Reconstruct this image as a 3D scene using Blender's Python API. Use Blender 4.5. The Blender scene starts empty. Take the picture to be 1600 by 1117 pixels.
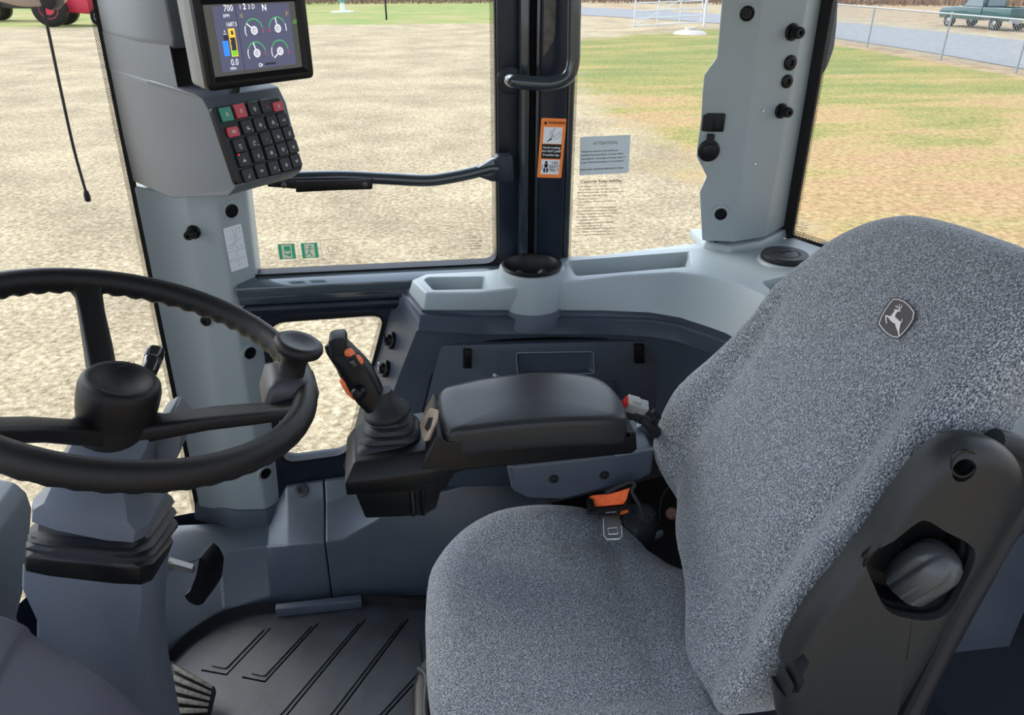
import bpy, bmesh, math, random
from mathutils import Vector as V, Matrix
from mathutils.geometry import tessellate_polygon
random.seed(7)
sc = bpy.context.scene
C = sc.collection
PI = math.pi
# ------------------------------------------------------------------ camera, sky, sun, exposure
F = 1170.0; PIT = math.radians(27.5); YAW = math.radians(7.8); CAM = V((0, 0, 1.35))
cd = bpy.data.cameras.new('camera'); cam = bpy.data.objects.new('camera', cd); C.objects.link(cam)
cd.sensor_width = 36; cd.lens = F / 1600 * 36; cd.clip_start = .02; cd.clip_end = 500
cam.location = CAM; cam.rotation_euler = (PI/2 - PIT, 0, -YAW)
sc.camera = cam
EXPO = 1.03
EM = 1 / 2**EXPO
vs = sc.view_settings
vs.view_transform = 'Standard'; vs.look = 'None'; vs.gamma = 1; vs.exposure = EXPO; vs.use_curve_mapping = False
w = bpy.data.worlds.new('sky'); sc.world = w; w.use_nodes = True
nt = w.node_tree; bg = nt.nodes['Background']
tc = nt.nodes.new('ShaderNodeTexCoord'); sp = nt.nodes.new('ShaderNodeSeparateXYZ'); rp = nt.nodes.new('ShaderNodeValToRGB')
nt.links.new(tc.outputs['Generated'], sp.inputs[0]); nt.links.new(sp.outputs['Z'], rp.inputs[0]); nt.links.new(rp.outputs[0], bg.inputs[0])
rp.color_ramp.elements[0].color = (.86, .92, 1, 1); rp.color_ramp.elements[1].color = (.55, .68, .92, 1); rp.color_ramp.elements[1].position = .8
bg.inputs[1].default_value = 1.3
mr = nt.nodes.new('ShaderNodeMapRange'); mr.inputs[1].default_value = -.7; mr.inputs[2].default_value = .7; mr.inputs[3].default_value = .66; mr.inputs[4].default_value = 1.30
vm = nt.nodes.new('ShaderNodeVectorMath'); vm.operation = 'SCALE'     # overcast sky, brighter on the sun's side
dt = nt.nodes.new('ShaderNodeVectorMath'); dt.operation = 'DOT_PRODUCT'; dt.inputs[1].default_value = (-.6, .8, 0)
nt.links.new(tc.outputs['Generated'], dt.inputs[0]); nt.links.new(dt.outputs['Value'], mr.inputs[0]); nt.links.new(rp.outputs[0], vm.inputs[0]); nt.links.new(mr.outputs[0], vm.inputs['Scale']); nt.links.new(vm.outputs[0], bg.inputs[0])
sd = bpy.data.lights.new('sun', 'SUN'); sun = bpy.data.objects.new('sun', sd); C.objects.link(sun)
sd.energy = 1.7; sd.angle = math.radians(35); sd.color = (1, .95, .86)
sun.rotation_euler = (math.radians(-50), 0, math.radians(52))

# ------------------------------------------------------------------ pixel -> place helpers
def ray(u, v):
    dx = (u-800)/F; dy = (558.5-v)/F
    f = math.cos(PIT)+dy*math.sin(PIT); z = -math.sin(PIT)+dy*math.cos(PIT)
    return V((dx*math.cos(YAW)+f*math.sin(YAW), -dx*math.sin(YAW)+f*math.cos(YAW), z))
def PY(u, v, Y): r = ray(u, v); return CAM + r*(Y/r.y)
def PZ(u, v, Z): r = ray(u, v); return CAM + r*((Z-CAM.z)/r.z)
def PX(u, v, X): r = ray(u, v); return CAM + r*(X/r.x)
def PN(u, v, P0, n): r = ray(u, v); return CAM + r*((V(P0)-CAM).dot(V(n))/r.dot(V(n)))

# ------------------------------------------------------------------ materials
MATS = {}
def mat(name, col, rough=.5, metal=0, spec=.5, noise=0, nscale=60, bump=0, bscale=900, emit=0, coat=0, sheen=0):
    if name in MATS: return MATS[name]
    m = bpy.data.materials.new(name); m.use_nodes = True; t = m.node_tree; b = t.nodes['Principled BSDF']
    col = tuple(col)+(1,)
    b.inputs['Base Color'].default_value = col; b.inputs['Roughness'].default_value = rough
    b.inputs['Metallic'].default_value = metal; b.inputs['Specular IOR Level'].default_value = spec if max(col[:3]) > .03 or coat or metal else spec*.45
    b.inputs['Coat Weight'].default_value = coat
    tcn = t.nodes.new('ShaderNodeTexCoord')
    if noise:
        n = t.nodes.new('ShaderNodeTexNoise'); n.inputs['Scale'].default_value = nscale; n.inputs['Detail'].default_value = 4
        t.links.new(tcn.outputs['Object'], n.inputs['Vector'])
        r = t.nodes.new('ShaderNodeValToRGB')
        r.color_ramp.elements[0].position = .3; r.color_ramp.elements[1].position = .7
        r.color_ramp.elements[0].color = tuple(c*(1-noise) for c in col[:3])+(1,); r.color_ramp.elements[1].color = tuple(min(1, c*(1+noise)) for c in col[:3])+(1,)
        t.links.new(n.outputs[0], r.inputs[0]); t.links.new(r.outputs[0], b.inputs['Base Color'])
    if bump:
        n = t.nodes.new('ShaderNodeTexNoise'); n.inputs['Scale'].default_value = bscale; n.inputs['Detail'].default_value = 2
        t.links.new(tcn.outputs['Object'], n.inputs['Vector'])
        bp = t.nodes.new('ShaderNodeBump'); bp.inputs['Strength'].default_value = bump; bp.inputs['Distance'].default_value = .0006
        t.links.new(n.outputs[0], bp.inputs['Height']); t.links.new(bp.outputs[0], b.inputs['Normal'])
    if emit:
        b.inputs['Emission Color'].default_value = col; b.inputs['Emission Strength'].default_value = emit
    MATS[name] = m; return m
M_light = mat('light_grey_plastic', (.29, .335, .35), .42, bump=.35)
M_upper = mat('mid_grey_plastic', (.088, .102, .122), .45, bump=.35)
M_slate = mat('slate_plastic', (.056, .070, .094), .42, noise=.12, nscale=9, bump=.4)
M_slate2 = mat('slate_plastic_light', (.10, .125, .155), .4, noise=.06, nscale=9, bump=.4)
M_col = mat('column_plastic', (.088, .102, .130), .42, noise=.05, nscale=8, bump=.3)
M_dash = mat('dash_plastic', (.20, .225, .25), .5, noise=.05, bump=.3)
M_black = mat('black_plastic', (.0045, .0048, .0055), .34, bump=.3)
M_blackm = mat('matt_black_plastic', (.013, .014, .016), .5, bump=.5)
M_rim = mat('steering_wheel_rubber', (.009, .0085, .009), .38, bump=.5, bscale=1500)
M_rubber = mat('rubber', (.022, .024, .028), .5, bump=.5)
M_matt = mat('floor_mat_rubber', (.026, .030, .036), .42, noise=.35, nscale=14, bump=.5)
M_vinyl = mat('armrest_vinyl', (.022, .023, .025), .30, bump=.3)
M_steel = mat('blue_black_paint', (.012, .017, .028), .3, noise=.2, nscale=20)
M_gloss = mat('gloss_dark_paint', (.022, .032, .042), .18, coat=.4)
M_sill = mat('sill_paint', (.055, .072, .082), .15, spec=.8)
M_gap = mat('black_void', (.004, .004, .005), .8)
M_gasket = mat('black_gasket', (.006, .006, .007), .5)
M_orange = mat('orange_plastic', (.75, .16, .05), .5)
M_webbing = mat('orange_cover', (.95, .13, .02), .7, noise=.2, nscale=150)
M_metal = mat('worn_metal', (.5, .5, .48), .3, metal=1)
M_zinc = mat('pale_metal', (.55, .54, .5), .35, metal=.8)
M_dkmetal = mat('dark_metal', (.06, .06, .062), .35, metal=.6)
M_white = mat('white_label', (.72, .75, .78), .5)
M_paper = mat('pale_label', (.60, .67, .70), .5)
M_ink = mat('black_ink', (.01, .01, .012), .6)
M_inkg = mat('grey_ink', (.10, .09, .07), .6)
M_worange = mat('warning_orange', (.85, .22, .03), .5)
M_green = mat('sign_green', (.04, .46, .24), .5)
M_cream = mat('sign_cream', (.85, .80, .60), .6)
M_grey = mat('connector_grey', (.33, .34, .32), .5)
M_red = mat('red_plastic', (.6, .03, .03), .4)
M_tan = mat('tan_label_plate', (.40, .30, .22), .35)
M_keyb = mat('key_black', (.014, .015, .018), .3)
M_keyg = mat('key_green', (.02, .22, .15), .4)
M_keyr = mat('key_red', (.45, .035, .06), .4)
M_sym = mat('key_symbol', (.62, .62, .62), .5)
M_case = mat('monitor_side', (.22, .215, .20), .5, bump=.3)
def emi(name, c, k=1): return mat('screen_'+name, c, .4, emit=k*EM, spec=.3)
S_bg = emi('base', (.07, .075, .13), .9); S_edge = emi('edge', (.055, .055, .05), .9); S_dk = emi('dark', (.02, .02, .035), .8)
S_w = emi('white', (.8, .8, .85), .9); S_g = emi('green', (.05, .45, .12), .9); S_r = emi('red', (.55, .05, .1), .9)
S_y = emi('yellow', (.8, .5, .05), .9); S_b = emi('blue', (.03, .22, .75), .9); S_lg = emi('lime', (.12, .55, .03), .9)

def glass_mat():
    m = bpy.data.materials.new('window_glass'); m.use_nodes = True; t = m.node_tree; t.nodes.clear()
    o = t.nodes.new('ShaderNodeOutputMaterial'); mx = t.nodes.new('ShaderNodeMixShader'); tr = t.nodes.new('ShaderNodeBsdfTransparent')
    gl = t.nodes.new('ShaderNodeBsdfGlossy'); gl.inputs['Roughness'].default_value = .02
    fr = t.nodes.new('ShaderNodeFresnel'); fr.inputs[0].default_value = 1.22
    tr.inputs[0].default_value = (.96, .97, .96, 1)
    t.links.new(fr.outputs[0], mx.inputs[0]); t.links.new(tr.outputs[0], mx.inputs[1]); t.links.new(gl.outputs[0], mx.inputs[2]); t.links.new(mx.outputs[0], o.inputs[0])
    return m
M_glass = glass_mat()
def frit_mat():   # black printed dots on glass
    m = bpy.data.materials.new('printed_dots'); m.use_nodes = True; t = m.node_tree; t.nodes.clear()
    o = t.nodes.new('ShaderNodeOutputMaterial'); mx = t.nodes.new('ShaderNodeMixShader'); tr = t.nodes.new('ShaderNodeBsdfTransparent')
    df = t.nodes.new('ShaderNodeBsdfDiffuse'); df.inputs[0].default_value = (.01, .01, .01, 1)
    tcn = t.nodes.new('ShaderNodeTexCoord'); s = t.nodes.new('ShaderNodeSeparateXYZ'); t.links.new(tcn.outputs['Object'], s.inputs[0])
    def mth(op, a, b=None):
        n = t.nodes.new('ShaderNodeMath'); n.operation = op
        for i, q in enumerate((a, b)):
            if q is None: continue
            if isinstance(q, (int, float)): n.inputs[i].default_value = q
            else: t.links.new(q, n.inputs[i])
        return n.outputs[0]
    k = 2*PI/.0042
    h = mth('ADD', s.outputs['X'], s.outputs['Y'])
    a = mth('SINE', mth('MULTIPLY', mth('ADD', h, s.outputs['Z']), k)); b = mth('SINE', mth('MULTIPLY', mth('SUBTRACT', h, s.outputs['Z']), k))
    d = mth('GREATER_THAN', mth('ADD', a, b), .15)
    t.links.new(d, mx.inputs[0]); t.links.new(tr.outputs[0], mx.inputs[1]); t.links.new(df.outputs[0], mx.inputs[2]); t.links.new(mx.outputs[0], o.inputs[0])
    return m
M_frit = frit_mat()
def fabric_mat():
    m = bpy.data.materials.new('melange_fabric'); m.use_nodes = True; t = m.node_tree; b = t.nodes['Principled BSDF']
    b.inputs['Roughness'].default_value = .9; b.inputs['Specular IOR Level'].default_value = .2
    b.inputs['Sheen Weight'].default_value = .35; b.inputs['Sheen Roughness'].default_value = .4
    tcn = t.nodes.new('ShaderNodeTexCoord'); mp = t.nodes.new('ShaderNodeMapping'); mp.inputs['Rotation'].default_value = (.6, .9, .5); mp.inputs['Scale'].default_value = (1, 1.7, .8)
    t.links.new(tcn.outputs['Object'], mp.inputs[0])
    n = t.nodes.new('ShaderNodeTexNoise'); n.inputs['Scale'].default_value = 460; n.inputs['Detail'].default_value = 3; n.inputs['Roughness'].default_value = .65
    t.links.new(mp.outputs[0], n.inputs['Vector'])
    r = t.nodes.new('ShaderNodeValToRGB'); e = r.color_ramp.elements
    e[0].position = .36; e[0].color = (.035, .042, .052, 1); e[1].position = .66; e[1].color = (.47, .495, .525, 1)
    q = e.new(.5); q.color = (.140, .151, .166, 1)
    t.links.new(n.outputs[0], r.inputs[0]); t.links.new(r.outputs[0], b.inputs['Base Color'])
    vo = t.nodes.new('ShaderNodeTexVoronoi'); vo.inputs['Scale'].default_value = 260; t.links.new(mp.outputs[0], vo.inputs['Vector'])
    bp = t.nodes.new('ShaderNodeBump'); bp.inputs['Strength'].default_value = .7; bp.inputs['Distance'].default_value = .0015
    t.links.new(vo.outputs[0], bp.inputs['Height']); t.links.new(bp.outputs[0], b.inputs['Normal'])
    return m
M_fabric = fabric_mat()

# ------------------------------------------------------------------ mesh builder
class B:
    def __init__(s): s.v = []; s.f = []; s.mi = 0
    def add(s, vs, fs):
        k = len(s.v); s.v += [V(p) for p in vs]; s.f += [(tuple(i+k for i in f), s.mi) for f in fs]; return s
    def loft(s, rings, cap=True, closed=True):
        n = len(rings[0]); vs = [p for r in rings for p in r]; fs = []
        m = n if closed else n-1
        for i in range(len(rings)-1):
            for j in range(m):
                fs.append((i*n+j, i*n+(j+1) % n, (i+1)*n+(j+1) % n, (i+1)*n+j))
        if cap and closed:
            fs.append(tuple(range(n-1, -1, -1))); k = (len(rings)-1)*n; fs.append(tuple(k+j for j in range(n)))
        return s.add(vs, fs)
    def prism(s, pts, d):
        d = V(d); return s.loft([[V(p) for p in pts], [V(p)+d for p in pts]])
    def box(s, a, b):
        x0, y0, z0 = a; x1, y1, z1 = b
        return s.prism([(x0, y0, z0), (x1, y0, z0), (x1, y1, z0), (x0, y1, z0)], (0, 0, z1-z0))
    def tube(s, path, r, n=12, cap=True, flat=1.0, up=None):
        path = [V(p) for p in path]; N = len(path)
        rs = r if isinstance(r, (list, tuple)) else [r]*N
        rings = []; up0 = V(up) if up else None
        for i, p in enumerate(path):
            d = (path[min(i+1, N-1)]-path[max(i-1, 0)]).normalized()
            if up0 is None:
                up0 = V((0, 0, 1)) if abs(d.z) < .9 else V((1, 0, 0))
            a = d.cross(up0).normalized(); b = a.cross(d).normalized()
            up0 = b
            rings.append([p + a*math.cos(2*PI*k/n)*rs[i] + b*math.sin(2*PI*k/n)*rs[i]*flat for k in range(n)])
        return s.loft(rings, cap)
    def lathe(s, o, ax, prof, n=32, cap=True):
        o = V(o); ax = V(ax).normalized(); a = ax.orthogonal().normalized(); b = ax.cross(a)
        return s.loft([[o+ax*h+a*math.cos(2*PI*k/n)*r+b*math.sin(2*PI*k/n)*r for k in range(n)] for h, r in prof], cap)
    def poly(s, pts):   # flat, possibly concave
        tri = tessellate_polygon([[V(p) for p in pts]]); return s.add(pts, [tuple(t) for t in tri])
    def quad(s, pts): return s.add(pts, [tuple(range(len(pts)))])
def bevel_mesh(me, w_, seg=2, ang=25):
    bm = bmesh.new(); bm.from_mesh(me)
    bmesh.ops.remove_doubles(bm, verts=bm.verts, dist=1e-6)
    bmesh.ops.recalc_face_normals(bm, faces=bm.faces)
    ed = [e for e in bm.edges if len(e.link_faces) == 2 and e.calc_face_angle(0) > math.radians(ang)]
    if ed: bmesh.ops.bevel(bm, geom=ed, offset=w_, offset_type='OFFSET', segments=seg, profile=.5, affect='EDGES', clamp_overlap=True)
    bm.to_mesh(me); bm.free()
def raw_mesh(name, b, mats, bevel=0, seg=2, ang=25, sharp=38, recalc=True):
    me = bpy.data.meshes.new(name); me.from_pydata([tuple(p) for p in b.v], [], [f for f, _ in b.f])
    for m in (mats if isinstance(mats, (list, tuple)) else [mats]): me.materials.append(m)
    for p, (_, mi) in zip(me.polygons, b.f): p.material_index = mi
    me.validate()
    if bevel: bevel_mesh(me, bevel, seg, ang)
    elif recalc:
        bm = bmesh.new(); bm.from_mesh(me); bmesh.ops.recalc_face_normals(bm, faces=bm.faces); bm.to_mesh(me); bm.free()
    me.shade_smooth(); me.set_sharp_from_angle(angle=math.radians(sharp))
    return me
def worldloc(o):
    p = V((0, 0, 0))
    while o: p += o.location; o = o.parent
    return p
def obj(name, b, mats, parent=None, bevel=0, seg=2, ang=25, sharp=38, label=None, cut=None, recalc=True, subsurf=0):
    me = raw_mesh(name, b, mats, bevel, seg, ang, sharp, recalc)
    o = bpy.data.objects.new(name, me); C.objects.link(o)
    if cut:
        for ci_, cb in enumerate(cut):
            cm = raw_mesh('cut', cb, mats); co = bpy.data.objects.new('cut', cm); C.objects.link(co)
            for solver in ('EXACT', 'FAST'):
                md = o.modifiers.new('b', 'BOOLEAN'); md.object = co; md.operation = 'DIFFERENCE'; md.solver = solver
                bpy.context.view_layer.update(); dg = bpy.context.evaluated_depsgraph_get()
                nm = bpy.data.meshes.new_from_object(o.evaluated_get(dg)); o.modifiers.clear()
                if len(nm.vertices) >= len(o.data.vertices)*.5: o.data = nm; break
                print('BOOL FAIL', name, ci_, solver, len(nm.vertices), len(o.data.vertices))
            bpy.data.objects.remove(co)
        nm = o.data; nm.name = name
        nm.shade_smooth(); nm.set_sharp_from_angle(angle=math.radians(sharp))
        me = nm
    if subsurf:
        md = o.modifiers.new('s', 'SUBSURF'); md.levels = md.render_levels = subsurf
    if parent:
        off = worldloc(parent); me.transform(Matrix.Translation(-off)); o.parent = parent
    if label: o['label'] = label
    return o
def root(name, loc, label, cat, group=None):
    o = bpy.data.objects.new(name, None); C.objects.link(o); o.location = loc; o.empty_display_size = .05
    o['label'] = label; o['category'] = cat
    if group: o['group'] = group
    return o
def tag(o, label, cat, group=None):
    o['label'] = label; o['category'] = cat
    if group: o['group'] = group
    return o
def struct(o): o['kind'] = 'structure'; return o
def sroot(name, loc=(0, 0, 0)):
    o = bpy.data.objects.new(name, None); C.objects.link(o); o.location = loc; o['kind'] = 'structure'; return o
def rpoly(pts, r, n=5):   # round the corners of a (planar) polygon, 2D or 3D
    pts = [V(p) for p in pts]; out = []; N = len(pts)
    for i in range(N):
        p, a, b = pts[i], pts[i-1], pts[(i+1) % N]
        rr = r[i] if isinstance(r, (list, tuple)) else r
        la = min(rr, (a-p).length*.49); lb = min(rr, (b-p).length*.49)
        if rr <= 0: out.append(p); continue
        A = p+(a-p).normalized()*la; Bb = p+(b-p).normalized()*lb
        for k in range(n+1):
            t = k/n; out.append(A*(1-t)**2+p*2*t*(1-t)+Bb*t*t)
    return out
def crom(pts, n=6, closed=False):
    pts = [V(p) for p in pts]; N = len(pts); out = []
    for i in range(N if closed else N-1):
        g = (lambda j: pts[j % N]) if closed else (lambda j: pts[max(0, min(N-1, j))])
        p0, p1, p2, p3 = g(i-1), g(i), g(i+1), g(i+2)
        for k in range(n):
            t = k/n
            out.append(.5*((2*p1)+(p2-p0)*t+(2*p0-5*p1+4*p2-p3)*t*t+(3*p1-p0-3*p2+p3)*t**3))
    if not closed: out.append(pts[-1])
    return out
def rr2(cx, cy, hx, hy, r, n=5):
    return rpoly([(cx-hx, cy-hy), (cx+hx, cy-hy), (cx+hx, cy+hy), (cx-hx, cy+hy)], r, n)
class Fr:
    def __init__(s, o, ex, ey): s.o = V(o); s.x = V(ex).normalized(); s.y = V(ey).normalized(); s.z = s.x.cross(s.y).normalized(); s.y = s.z.cross(s.x)
    def __call__(s, x, y, z=0): return s.o+s.x*x+s.y*y+s.z*z
    def pts(s, l, z=0): return [s(p[0], p[1], z) for p in l]
    def mat(s): return Matrix(((s.x.x, s.y.x, s.z.x, s.o.x), (s.x.y, s.y.y, s.z.y, s.o.y), (s.x.z, s.y.z, s.z.z, s.o.z), (0, 0, 0, 1)))
def ribbon(b, fr, pts, w_, z=.0004, closed=False):
    pts = [V((p[0], p[1])) for p in pts]; N = len(pts); L = []; R = []
    for i, p in enumerate(pts):
        a = pts[(i-1) % N] if closed else pts[max(0, i-1)]; c = pts[(i+1) % N] if closed else pts[min(N-1, i+1)]
        d = (c-a); d = d.normalized() if d.length > 1e-9 else V((1, 0)); n = V((-d.y, d.x))*w_/2
        L.append(fr(*(p+n), z)); R.append(fr(*(p-n), z))
    vs = L+R; fs = []
    for i in range(N if closed else N-1): fs.append((i, (i+1) % N, N+(i+1) % N, N+i))
    b.add(vs, fs)
def arc2(cx, cy, r, a0, a1, n=14): return [(cx+r*math.cos(math.radians(a0+(a1-a0)*k/n)), cy+r*math.sin(math.radians(a0+(a1-a0)*k/n))) for k in range(n+1)]
def disc(b, fr, cx, cy, r, z=.0005, n=16): b.quad([fr(cx+r*math.cos(2*PI*k/n), cy+r*math.sin(2*PI*k/n), z) for k in range(n)])
def rect(b, fr, x0, y0, x1, y1, z=.0003): b.quad([fr(x0, y0, z), fr(x1, y0, z), fr(x1, y1, z), fr(x0, y1, z)])
def text(name, s, fr, x, y, size, m, parent, z=.0006, align='LEFT', bold=0, sx=1.0, spacing=1.0, line=1.0):
    cu = bpy.data.curves.new(name, 'FONT'); cu.body = s; cu.size = size; cu.align_x = align; cu.align_y = 'BOTTOM_BASELINE'; cu.offset = bold; cu.space_character = spacing; cu.space_line = line
    cu.resolution_u = 2
    t = bpy.data.objects.new(name, cu); C.objects.link(t)
    bpy.context.view_layer.update(); dg = bpy.context.evaluated_depsgraph_get()
    me = bpy.data.meshes.new_from_object(t.evaluated_get(dg)); bpy.data.objects.remove(t)
    me.transform(Matrix.Translation(-worldloc(parent)) @ fr.mat() @ Matrix.Translation((x, y, z)) @ Matrix.Scale(sx, 4, (1, 0, 0)))
    me.materials.clear(); me.materials.append(m); me.name = name
    o = bpy.data.objects.new(name, me); C.objects.link(o); o.parent = parent
    return o
def pillow(outline, fr, prof, disp=None):
    """closed soft body: outline (2D list) in frame fr, prof = [(inset scale, height)] from back centre to front centre"""
    cx = sum(p[0] for p in outline)/len(outline); cy = sum(p[1] for p in outline)/len(outline)
    rings = []
    for k, (s_, h) in enumerate(prof):
        ring = []
        for p in outline:
            x = cx+(p[0]-cx)*s_; y = cy+(p[1]-cy)*s_
            ring.append(fr(x, y, h+(disp(x, y, s_, k) if disp else 0)))
        rings.append(ring)
    b = B(); b.loft(rings); return b
def sm(a, b, x): t = max(0, min(1, (x-a)/(b-a))); return t*t*(3-2*t)

# ================================================================== OUTSIDE
GZ = -1.75
def ground_mat():
    m = bpy.data.materials.new('yard_ground'); m.use_nodes = True; t = m.node_tree; b = t.nodes['Principled BSDF']
    b.inputs['Roughness'].default_value = .95; b.inputs['Specular IOR Level'].default_value = .1
    L = t.links.new
    tcn = t.nodes.new('ShaderNodeTexCoord'); s = t.nodes.new('ShaderNodeSeparateXYZ'); L(tcn.outputs['Object'], s.inputs[0])
    def mth(op, a, b_=None, c_=None):
        n = t.nodes.new('ShaderNodeMath'); n.operation = op
        for i, q in enumerate((a, b_, c_)):
            if q is None: continue
            if isinstance(q, (int, float)): n.inputs[i].default_value = q
            else: L(q, n.inputs[i])
        return n.outputs[0]
    def noise(sc_, det=4, rough=.6, vec=None):
        n = t.nodes.new('ShaderNodeTexNoise'); n.inputs['Scale'].default_value = sc_; n.inputs['Detail'].default_value = det; n.inputs['Roughness'].default_value = rough
        L(vec if vec else tcn.outputs['Object'], n.inputs['Vector']); return n.outputs[0]
    def ramp(f, *st):
        r = t.nodes.new('ShaderNodeValToRGB'); e = r.color_ramp.elements
        e[0].position, e[0].color = st[0][0], st[0][1]+(1,); e[1].position, e[1].color = st[-1][0], st[-1][1]+(1,)
        for p, c in st[1:-1]: q = e.new(p); q.color = c+(1,)
        L(f, r.inputs[0]); return r.outputs[0]
    def mix(f, a, b_, mode='MIX'):
        n = t.nodes.new('ShaderNodeMix'); n.data_type = 'RGBA'; n.blend_type = mode
        if isinstance(f, (int, float)): n.inputs[0].default_value = f
        else: L(f, n.inputs[0])
        L(a, n.inputs[6]); L(b_, n.inputs[7]); return n.outputs[2]
    X, Y = s.outputs['X'], s.outputs['Y']
    wob = mth('MULTIPLY', mth('SUBTRACT', noise(.35, 5, .7), .5), 5.5)
    wob2 = mth('MULTIPLY', mth('SUBTRACT', noise(2.2, 4, .7), .5), 2.0)
    wb = mth('ADD', wob, wob2)
    def band(expr, soft): n = t.nodes.new('ShaderNodeMapRange'); n.inputs[1].default_value = -soft; n.inputs[2].default_value = soft; L(expr, n.inputs[0]); return n.outputs[0]
    # lawn: x > 4.2, x < 19.6, y < 34+.6x
    lawn = mth('MULTIPLY', mth('MULTIPLY', band(mth('ADD', mth('SUBTRACT', X, 4.9), wb), .7), band(mth('SUBTRACT', 19.9, X), .3)),
               band(mth('ADD', mth('SUBTRACT', mth('ADD', mth('MULTIPLY', X, .6), 33.5), Y), mth('MULTIPLY', wb, .8)), .8))
    field = mth('MULTIPLY', band(mth('ADD', mth('SUBTRACT', Y, 51.0), mth('MULTIPLY', wb, .5)), .6), band(mth('ADD', mth('SUBTRACT', 10.5, X), wb), 1.0))
    verge = mth('MULTIPLY', band(mth('SUBTRACT', X, 19.4), .2), band(mth('SUBTRACT', mth('ADD', 21.2, mth('MULTIPLY', wb, .3)), X), .3))
    verge2 = band(mth('ADD', mth('SUBTRACT', X, 31), mth('MULTIPLY', wb, .7)), 1.0)
    # gravel: stones at two sizes
    vo = t.nodes.new('ShaderNodeTexVoronoi'); vo.inputs['Scale'].default_value = 22; L(tcn.outputs['Object'], vo.inputs['Vector'])
    st = ramp(noise(17, 9, .82), (.33, (.075, .057, .035)), (.43, (.31, .245, .150)), (.54, (.50, .405, .26)), (.66, (.76, .665, .48)))
    big = ramp(noise(.55, 5, .6), (.34, (.70, .68, .66)), (.62, (1, .98, .95)))
    gr = mix(1.0, st, big, 'MULTIPLY')
    # lawn colours
    mpx = t.nodes.new('ShaderNodeMapping'); mpx.inputs['Scale'].default_value = (.5, 1.6, 1); L(tcn.outputs['Object'], mpx.inputs[0])
    gb = noise(.45, 6, .62, mpx.outputs[0])
    # greener farther out, straw coloured near the yard
    far = t.nodes.new('ShaderNodeMapRange'); far.inputs[1].default_value = 8; far.inputs[2].default_value = 26; far.inputs[3].default_value = -.13; far.inputs[4].default_value = .16; L(Y, far.inputs[0])
    gcol = ramp(mth('ADD', gb, far.outputs[0]), (.36, (.42, .275, .15)), (.48, (.40, .295, .14)), (.58, (.30, .27, .10)), (.74, (.205, .23, .08)))
    gd = ramp(noise(11, 8, .85), (.34, (.42, .39, .32)), (.62, (1.35, 1.3, 1.2)))
    gcol = mix(1.0, gcol, gd, 'MULTIPLY')
    brown = ramp(noise(1.5, 5, .7), (.3, (.26, .17, .09)), (.7, (.48, .36, .22)))
    fcol = ramp(noise(.3, 5, .7), (.35, (.36, .30, .13)), (.6, (.22, .27, .08)))
    c = mix(lawn, gr, gcol); c = mix(field, c, fcol); c = mix(verge, c, brown); c = mix(verge2, c, brown)
    L(c, b.inputs['Base Color'])
    bp = t.nodes.new('ShaderNodeBump'); bp.inputs['Strength'].default_value = .6; bp.inputs['Distance'].default_value = .03
    L(noise(20, 4, .8), bp.inputs['Height']); L(bp.outputs[0], b.inputs['Normal'])
    return m
b = B(); N = 24
b.quad([(-120, -60, GZ), (120, -60, GZ), (120, 150, GZ), (-120, 150, GZ)])
struct(obj('ground', b, ground_mat()))
M_road = mat('asphalt', (.21, .205, .20), .8, noise=.12, nscale=2.5)
b = B(); c0 = [(21.2, -10), (21.0, 20), (21.4, 33), (20.0, 48), (14, 58), (9, 66)]
c1 = [(29.5, -10), (29.3, 22), (29.5, 34), (27.5, 50), (21, 64), (12, 76)]
A0 = crom([(x, y, 0) for x, y in c0], 6); A1 = crom([(x, y, 0) for x, y in c1], 6)
b.loft([[V((p.x, p.y, GZ+.02)) for p in A0], [V((p.x, p.y, GZ+.02)) for p in A1]], closed=False)
struct(obj('road', b, M_road))
# far bank with dry brush
M_brush = mat('dry_brush', (.20, .135, .095), .9, noise=.6, nscale=1.8)
b = B(); rows = []
for j in range(9):
    r_ = []
    for i in range(70):
        a = -40+115*i/69; y = (86 if a < 18 else 86-(a-18)*.55)+j*1.6
        r_.append(V((a+ (0 if a < 18 else (a-18)*.25), y, GZ-.05+ (1-math.exp(-j*.45))*5.0 + (random.random()*.9 if j else 0))))
    rows.append(r_)
b.loft(rows, closed=False); struct(obj('hillside', b, M_brush))
b = B()
M_twig = mat('dry_twigs', (.24, .155, .10), .9, noise=.5, nscale=3)
for i in range(5200):
    a = random.uniform(-40, 75); y = (80 if a < 18 else 80-(a-18)*.5)+random.uniform(0, 8); x = a+(0 if a < 18 else (a-18)*.25)
    if y < 60 and x < 31: continue
    h = random.uniform(.5, 1.6); an = random.uniform(0, PI); dx, dy = math.cos(an)*.05, math.sin(an)*.05; lx, ly = random.uniform(-.5, .5), random.uniform(-.5, .5)
    b.add([(x-dx, y-dy, GZ), (x+dx, y+dy, GZ), (x+lx, y+ly, GZ+h)], [(0, 1, 2)])
o = obj('dry_brush', b, M_twig, recalc=False); o['kind'] = 'stuff'; o['label'] = 'dry brown brush along the foot of the far bank'
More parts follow.
